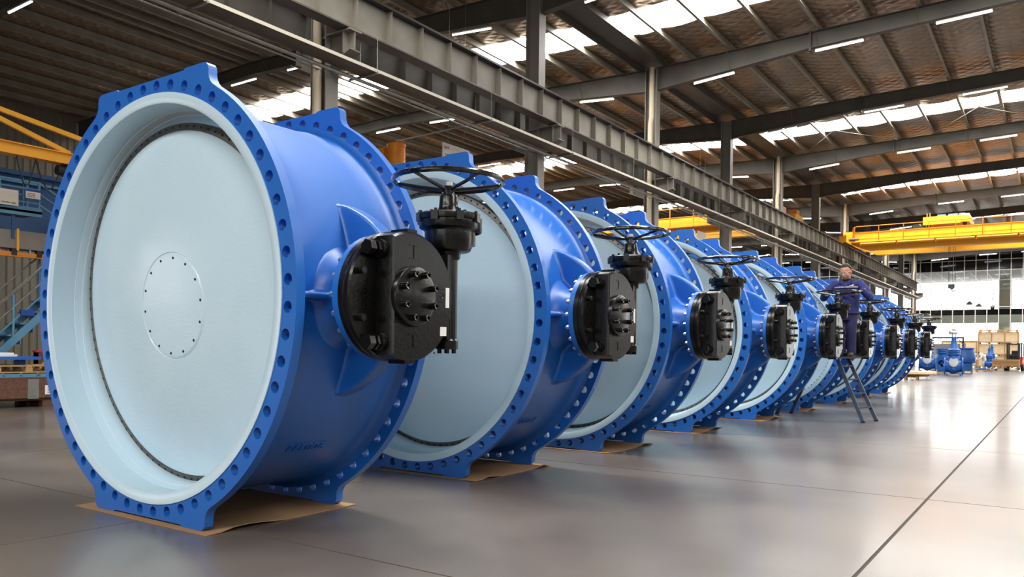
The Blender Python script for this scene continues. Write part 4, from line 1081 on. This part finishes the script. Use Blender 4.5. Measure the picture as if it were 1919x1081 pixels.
def hand(mb, wrist, d, nrm, side, r=.009, curl=1.1, L=1.0):
    """palm and five bent fingers; d along the hand, nrm towards the palm side"""
    d = Vector(d).normalized(); nrm = Vector(nrm); nrm = (nrm - d*nrm.dot(d)).normalized(); s = d.cross(nrm)*side
    w = Vector(wrist)
    ellipse_loft(mb, [(w-d*.02, s*.028, nrm*.020), (w+d*.03, s*.036, nrm*.017), (w+d*.085, s*.042, nrm*.015), (w+d*.095, s*.036, nrm*.010)], 14)
    for k, (off, ln) in enumerate(((-.032,.066),(-.011,.076),(.011,.072),(.032,.056))):
        p = w+d*.085+s*off; pts = [p]; a = .25
        for seg, f in enumerate((.42,.33,.25)):
            dirv = d*cos(a)+nrm*sin(a); p = p+dirv*ln*f*L; pts.append(p); a += curl*.75
        limb(mb, pts, [r*1.05, r, r*.93, r*.8], 8)
    p = w+d*.025-s*.030; q = p-s*.028+d*.030+nrm*.015; t = q+d*.028+nrm*.022-s*.002
    limb(mb, [p, q, t], [r*1.25, r*1.1, r*.9], 8)

# --- worker in blue, standing on the step ladder behind the fifth handwheel
PX, PY, PZ = 1.70, 11.40, 1.045
w = thing('person', 'worker in dark blue jacket and trousers with clear glasses turning the fifth handwheel', 'person', (PX, PY, PZ))
WZ = 2.089+.006-PZ                       # rim height
hL = Vector((1.44-PX, 11.12-PY, WZ)); hR = Vector((1.926-PX, 11.10-PY, WZ))
shL, shR = Vector((-.195,-.02,1.215)), Vector((.195,-.02,1.215))
elL, elR = Vector((-.36,-.06,.985)), Vector((.37,-.08,.975))
wrL = hL+Vector((-.055,.075,.030)); wrR = hR+Vector((.06,.07,.030))
hip = .72
HC = Vector((-.01,-.085,1.405))          # head centre
Rh = Matrix.Rotation(rad(-14), 4, 'Z') @ Matrix.Rotation(rad(22), 4, 'X')
def H(x, y, z): return HC + (Rh @ Vector((x, y, z)))
body = MB()
# head with jaw, nose, ears
hd = MB(); ball(hd, (0,0.012,.032), (.080,.096,.096), 20); ball(hd, (0,-.024,-.040), (.070,.064,.074), 18); ball(hd, (0,-.055,-.088), (.034,.028,.024), 12)
hd.tube([(0,-.082,.012),(0,-.100,-.018),(0,-.104,-.034),(0,-.085,-.044)], [.010,.013,.016,.008], 8)
for s in (-1, 1):
    ball(hd, (s*.084,.018,-.012), (.012,.022,.034), 10); ball(hd, (s*.040,-.062,-.030), (.026,.022,.026), 10)
    hd.tube([(s*.012,-.087,.030),(s*.032,-.086,.036),(s*.055,-.072,.030)], [.008,.009,.006], 6)
hd.tube([(-.026,-.084,-.064),(0,-.092,-.062),(.026,-.084,-.064)], [.006,.009,.006], 6)
body.add([H(*p) for p in hd.v], hd.f)
limb(body, [H(0,.02,-.06), Vector((0,-.02,1.27)), Vector((0,0,1.16))], [.060,.064,.072])
ellipse_loft(body, [((0,0,.70),(.13,0,0),(0,.095,0)), ((0,0,.85),(.125,0,0),(0,.09,0)), ((0,0,1.05),(.15,0,0),(0,.10,0)), ((0,0,1.20),(.14,0,0),(0,.085,0)), ((0,0,1.25),(.07,0,0),(0,.06,0))])
for s, sh, el, wr in ((-1,shL,elL,wrL),(1,shR,elR,wrR)):
    limb(body, [Vector((s*.1,0,1.2)), sh, el, wr], [.055,.050,.038,.028])
    limb(body, [Vector((s*.08,0,.74)), Vector((s*.085,-.03,.42)), Vector((s*.085,.02,.07))], [.080,.056,.042])
bo = fuse(body, 'body', 'skin', w, .0085, 3)
# hair cap, eyes, glasses
hr = MB(); ball(hr, (0,.024,.044), (.085,.097,.098), 36)
hv = []
hair = MB()
hair.add([H(*p) for p in hr.v], hr.f)
ho = hair.build('hair', 'hair', w, 60)
bm = bmesh.new(); bm.from_mesh(ho.data)
inv = Rh.inverted()
dele = []
for v in bm.verts:
    q = inv @ (v.co - HC)
    if q.y < -.02 and q.z < .092 or q.y < .02 and q.z < .055 or q.z < -.055 or (q.y < .05 and q.z < .0): dele.append(v)
bmesh.ops.delete(bm, geom=dele, context='VERTS'); bm.to_mesh(ho.data); bm.free()
so = ho.modifiers.new('thick', 'SOLIDIFY'); so.thickness = .006
for s in (-1, 1):
    e = MB(); ball(e, (s*.031,-.079,.014), (.012,.008,.006), 10); MB().add([H(*p) for p in e.v], e.f).build('eye', 'shirt_black', w)
    e = MB(); e.tube([(s*.010,-.094,.024),(s*.032,-.096,.026),(s*.060,-.084,.022),(s*.062,-.080,.002),(s*.034,-.094,-.006),(s*.012,-.097,.000)], .0022, 5, True)
    e.tube([(s*.061,-.083,.018),(s*.076,-.03,.016),(s*.080,.02,.010)], .003, 5)
    MB().add([H(*p) for p in e.v], e.f).build('glasses_frame', 'lens', w)
    e = MB().tube([(s*.014,-.083,.040),(s*.034,-.082,.046),(s*.054,-.070,.040)], [.003,.004,.002], 5); MB().add([H(*p) for p in e.v], e.f).build('eyebrow', 'hair', w)
e = MB().tube([(-.022,-.091,-.063),(0,-.0985,-.0625),(.022,-.091,-.063)], [.002,.003,.002], 5); MB().add([H(*p) for p in e.v], e.f).build('mouth', 'dark_wood', w)
# dark shirt collar inside the jacket
cs = MB(); ellipse_loft(cs, [((0,-.01,1.17),(.095,0,0),(0,.085,0)), ((0,-.015,1.235),(.080,0,0),(0,.075,0)), ((0,-.024,1.30),(.074,0,0),(0,.072,0))]); fuse(cs, 'shirt', 'shirt_black', w, .010, 3)
jk = MB()
ellipse_loft(jk, [((0,0,.715),(.185,0,0),(0,.135,0)), ((0,0,.74),(.19,0,0),(0,.14,0)), ((0,-.005,.86),(.195,0,0),(0,.145,0)), ((0,-.01,1.0),(.20,0,0),(0,.14,0)), ((0,0,1.12),(.205,0,0),(0,.13,0)), ((0,0,1.20),(.185,0,0),(0,.11,0)), ((0,0,1.25),(.11,0,0),(0,.09,0))], 26)
for s, sh, el, wr in ((-1,shL,elL,wrL),(1,shR,elR,wrR)):
    limb(jk, [Vector((s*.12,0,1.185)), sh, sh.lerp(el,.5)+Vector((s*.015,0,0)), el, el.lerp(wr,.5)+Vector((0,0,-.01)), wr], [.078,.070,.070,.064,.058,.047])
jo = fuse(jk, 'jacket', 'navy', w, .010, 5)
for s in (-1, 1):
    MB().prism([(s*.015,1.16),(s*.115,1.25),(s*.095,1.30),(s*.035,1.25)], -.125, -.104, 'xz').build('collar', 'navy', jo, 0)
    MB().box(s*.10-.055,s*.10+.055,-.146,-.136,1.00,1.06).build('chest_pocket', 'navy_dark', jo, 0)
st = MB()
for a in range(9):
    t0, t1 = pi+.42+(pi-.84)*a/9, pi+.42+(pi-.84)*(a+1)/9
    P = [(.212*cos(t), .145*sin(t)-.002) for t in (t0, t1)]
    st.add([(P[0][0],P[0][1],1.138),(P[1][0],P[1][1],1.138),(P[1][0],P[1][1],1.160),(P[0][0],P[0][1],1.160)], [(0,1,2,3)])
so_ = st.build('reflective_stripe', 'reflective', jo); sm = so_.modifiers.new('thick', 'SOLIDIFY'); sm.thickness = .004
MB().box(.06,.085,-.142,-.120,1.168,1.176).box(.09,.125,-.138,-.115,1.170,1.182).box(.11,.13,-.134,-.112,1.180,1.190).build('chest_logo', 'label_white', jo, 0)
MB().box(-.004,.004,-.152,-.130,.74,1.16).build('zip', 'navy_dark', jo, 0)
hm = MB().tube([(.186*cos(2*pi*k/24), .136*sin(2*pi*k/24), .722) for k in range(24)], .016, 8, True).build('hem_band', 'navy_dark', jo)
tr = MB()
ellipse_loft(tr, [((0,0,.78),(.165,0,0),(0,.12,0)), ((0,0,.68),(.17,0,0),(0,.125,0)), ((0,0,.60),(.16,0,0),(0,.115,0))])
for s in (-1, 1):
    limb(tr, [Vector((s*.08,0,.66)), Vector((s*.082,-.025,.42)), Vector((s*.080,.005,.22)), Vector((s*.080,.015,.075))], [.095,.080,.074,.072])
fuse(tr, 'trousers', 'navy_dark', w, .010, 5)
for s in (-1, 1):
    sh_ = MB(); ellipse_loft(sh_, [((s*.08,.075,.035),(.032,0,0),(0,0,.034)), ((s*.08,.04,.045),(.042,0,0),(0,0,.045)), ((s*.082,-.04,.04),(.046,0,0),(0,0,.04)), ((s*.085,-.12,.032),(.046,0,0),(0,0,.03)), ((s*.086,-.175,.024),(.032,0,0),(0,0,.02))], 16)
    limb(sh_, [Vector((s*.08,.02,.05)), Vector((s*.08,.018,.11))], [.046,.050])
    so2 = fuse(sh_, 'shoe', 'shoe', w, .009, 3)
    MB().box(s*.083-.045,s*.083+.045,-.175,.085,-.006,.012).build('sole', 'tyre', so2, 0)
    gl = MB(); wr, hh = (wrL, hL) if s < 0 else (wrR, hR)
    dirv = (hh-wr)
    hand(gl, wr, dirv+Vector((0,-.02,-.01)), Vector((0,-.15,-1)), s, .0115, 1.25, 1.15)
    limb(gl, [wr-dirv.normalized()*.03, wr+dirv.normalized()*.02], [.034,.030], 10)
    fuse(gl, 'glove', 'glove', w, .0055, 2)

# --- step ladder
ld = thing('step_ladder', 'dark grey steel step ladder under the worker in blue', 'ladder', (0, 0, 0))
f1, f2 = Vector((2.104,10.738,0)), Vector((2.214,11.219,0)); b1, b2 = Vector((.524,11.553,0)), Vector((.653,11.999,0))
t1, t2 = Vector((1.34,11.28,1.62)), Vector((1.42,11.62,1.62))
for a, b, n_ in ((f1,t1,'front'),(f2,t2,'front'),(b1,t1,'rear'),(b2,t2,'rear')):
    MB().bar(a+Vector((0,0,.012)), b, .055, .045, (0,1,0)).build('stile', 'ladder', ld, 0)
    MB().box(a.x-.03,a.x+.03,a.y-.03,a.y+.03,0,.02).build('foot', 'tyre', ld, 0)
for k in range(1, 7):
    f = k*.222/1.62
    p, q = f1.lerp(t1, f), f2.lerp(t2, f); MB().bar(p, q, .075, .022, (0,0,1)).build('step', 'ladder', ld, 0)
    if k % 2 == 0:
        p, q = b1.lerp(t1, f), b2.lerp(t2, f); MB().bar(p, q, .03, .022, (0,0,1)).build('rear_bar', 'ladder', ld, 0)
sp = MB().box(1.52,1.90,11.22,11.56,1.012,1.036).build('standing_platform', 'dark_wood', ld, 0)

# --- worker in white, bending over by the far goods
w2 = thing('person', 'worker in white coveralls bending forward among the far blue valves', 'person', (-.40, 71.0, 0), rad(-50))
b2_ = MB()
hc = Vector((0,-.52,1.27)); ball(b2_, hc, (.075,.095,.105), 16); b2_.tube([hc+Vector((0,-.09,-.02)), hc+Vector((0,-.115,-.045))], [.012,.014], 6)
limb(b2_, [hc+Vector((0,.04,-.02)), Vector((0,-.36,1.22))], [.055,.06])
limb(b2_, [Vector((0,-.34,1.2)), Vector((0,-.05,.98)), Vector((0,.05,.85))], [.12,.13,.13])
for s in (-1, 1):
    limb(b2_, [Vector((s*.17,-.33,1.17)), Vector((s*.22,-.42,.92)), Vector((s*.12,-.56,.78))], [.05,.042,.03])
    limb(b2_, [Vector((s*.09,.05,.82)), Vector((s*.10,-.06,.45)), Vector((s*.10,.05,.06))], [.09,.06,.045])
fuse(b2_, 'body', 'skin', w2, .014, 3)
cv_ = MB()
limb(cv_, [Vector((0,-.33,1.19)), Vector((0,-.08,1.02)), Vector((0,.06,.85))], [.165,.17,.17])
for s in (-1, 1):
    limb(cv_, [Vector((s*.16,-.32,1.17)), Vector((s*.23,-.42,.92)), Vector((s*.13,-.54,.80))], [.075,.065,.05])
    limb(cv_, [Vector((s*.09,.05,.82)), Vector((s*.10,-.06,.45)), Vector((s*.10,.05,.09))], [.12,.09,.075])
fuse(cv_, 'coveralls', 'coverall', w2, .014, 4)
hh = MB(); ball(hh, (hc.x,hc.y+.03,hc.z+.03), (.080,.092,.105), 16); ho2 = hh.build('hair', 'hair', w2, 60)
for s in (-1, 1):
    s2 = MB(); ellipse_loft(s2, [((s*.10,.10,.04),(.035,0,0),(0,0,.04)), ((s*.10,-.05,.045),(.045,0,0),(0,0,.045)), ((s*.10,-.17,.025),(.035,0,0),(0,0,.024))], 14); s2.build('shoe', 'shoe', w2)
    g2 = MB(); hand(g2, Vector((s*.12,-.56,.78)), (0,-.5,-1), (-s,0,0), s, .011, .6, 1.0); g2.build('hand', 'skin', w2, 60)
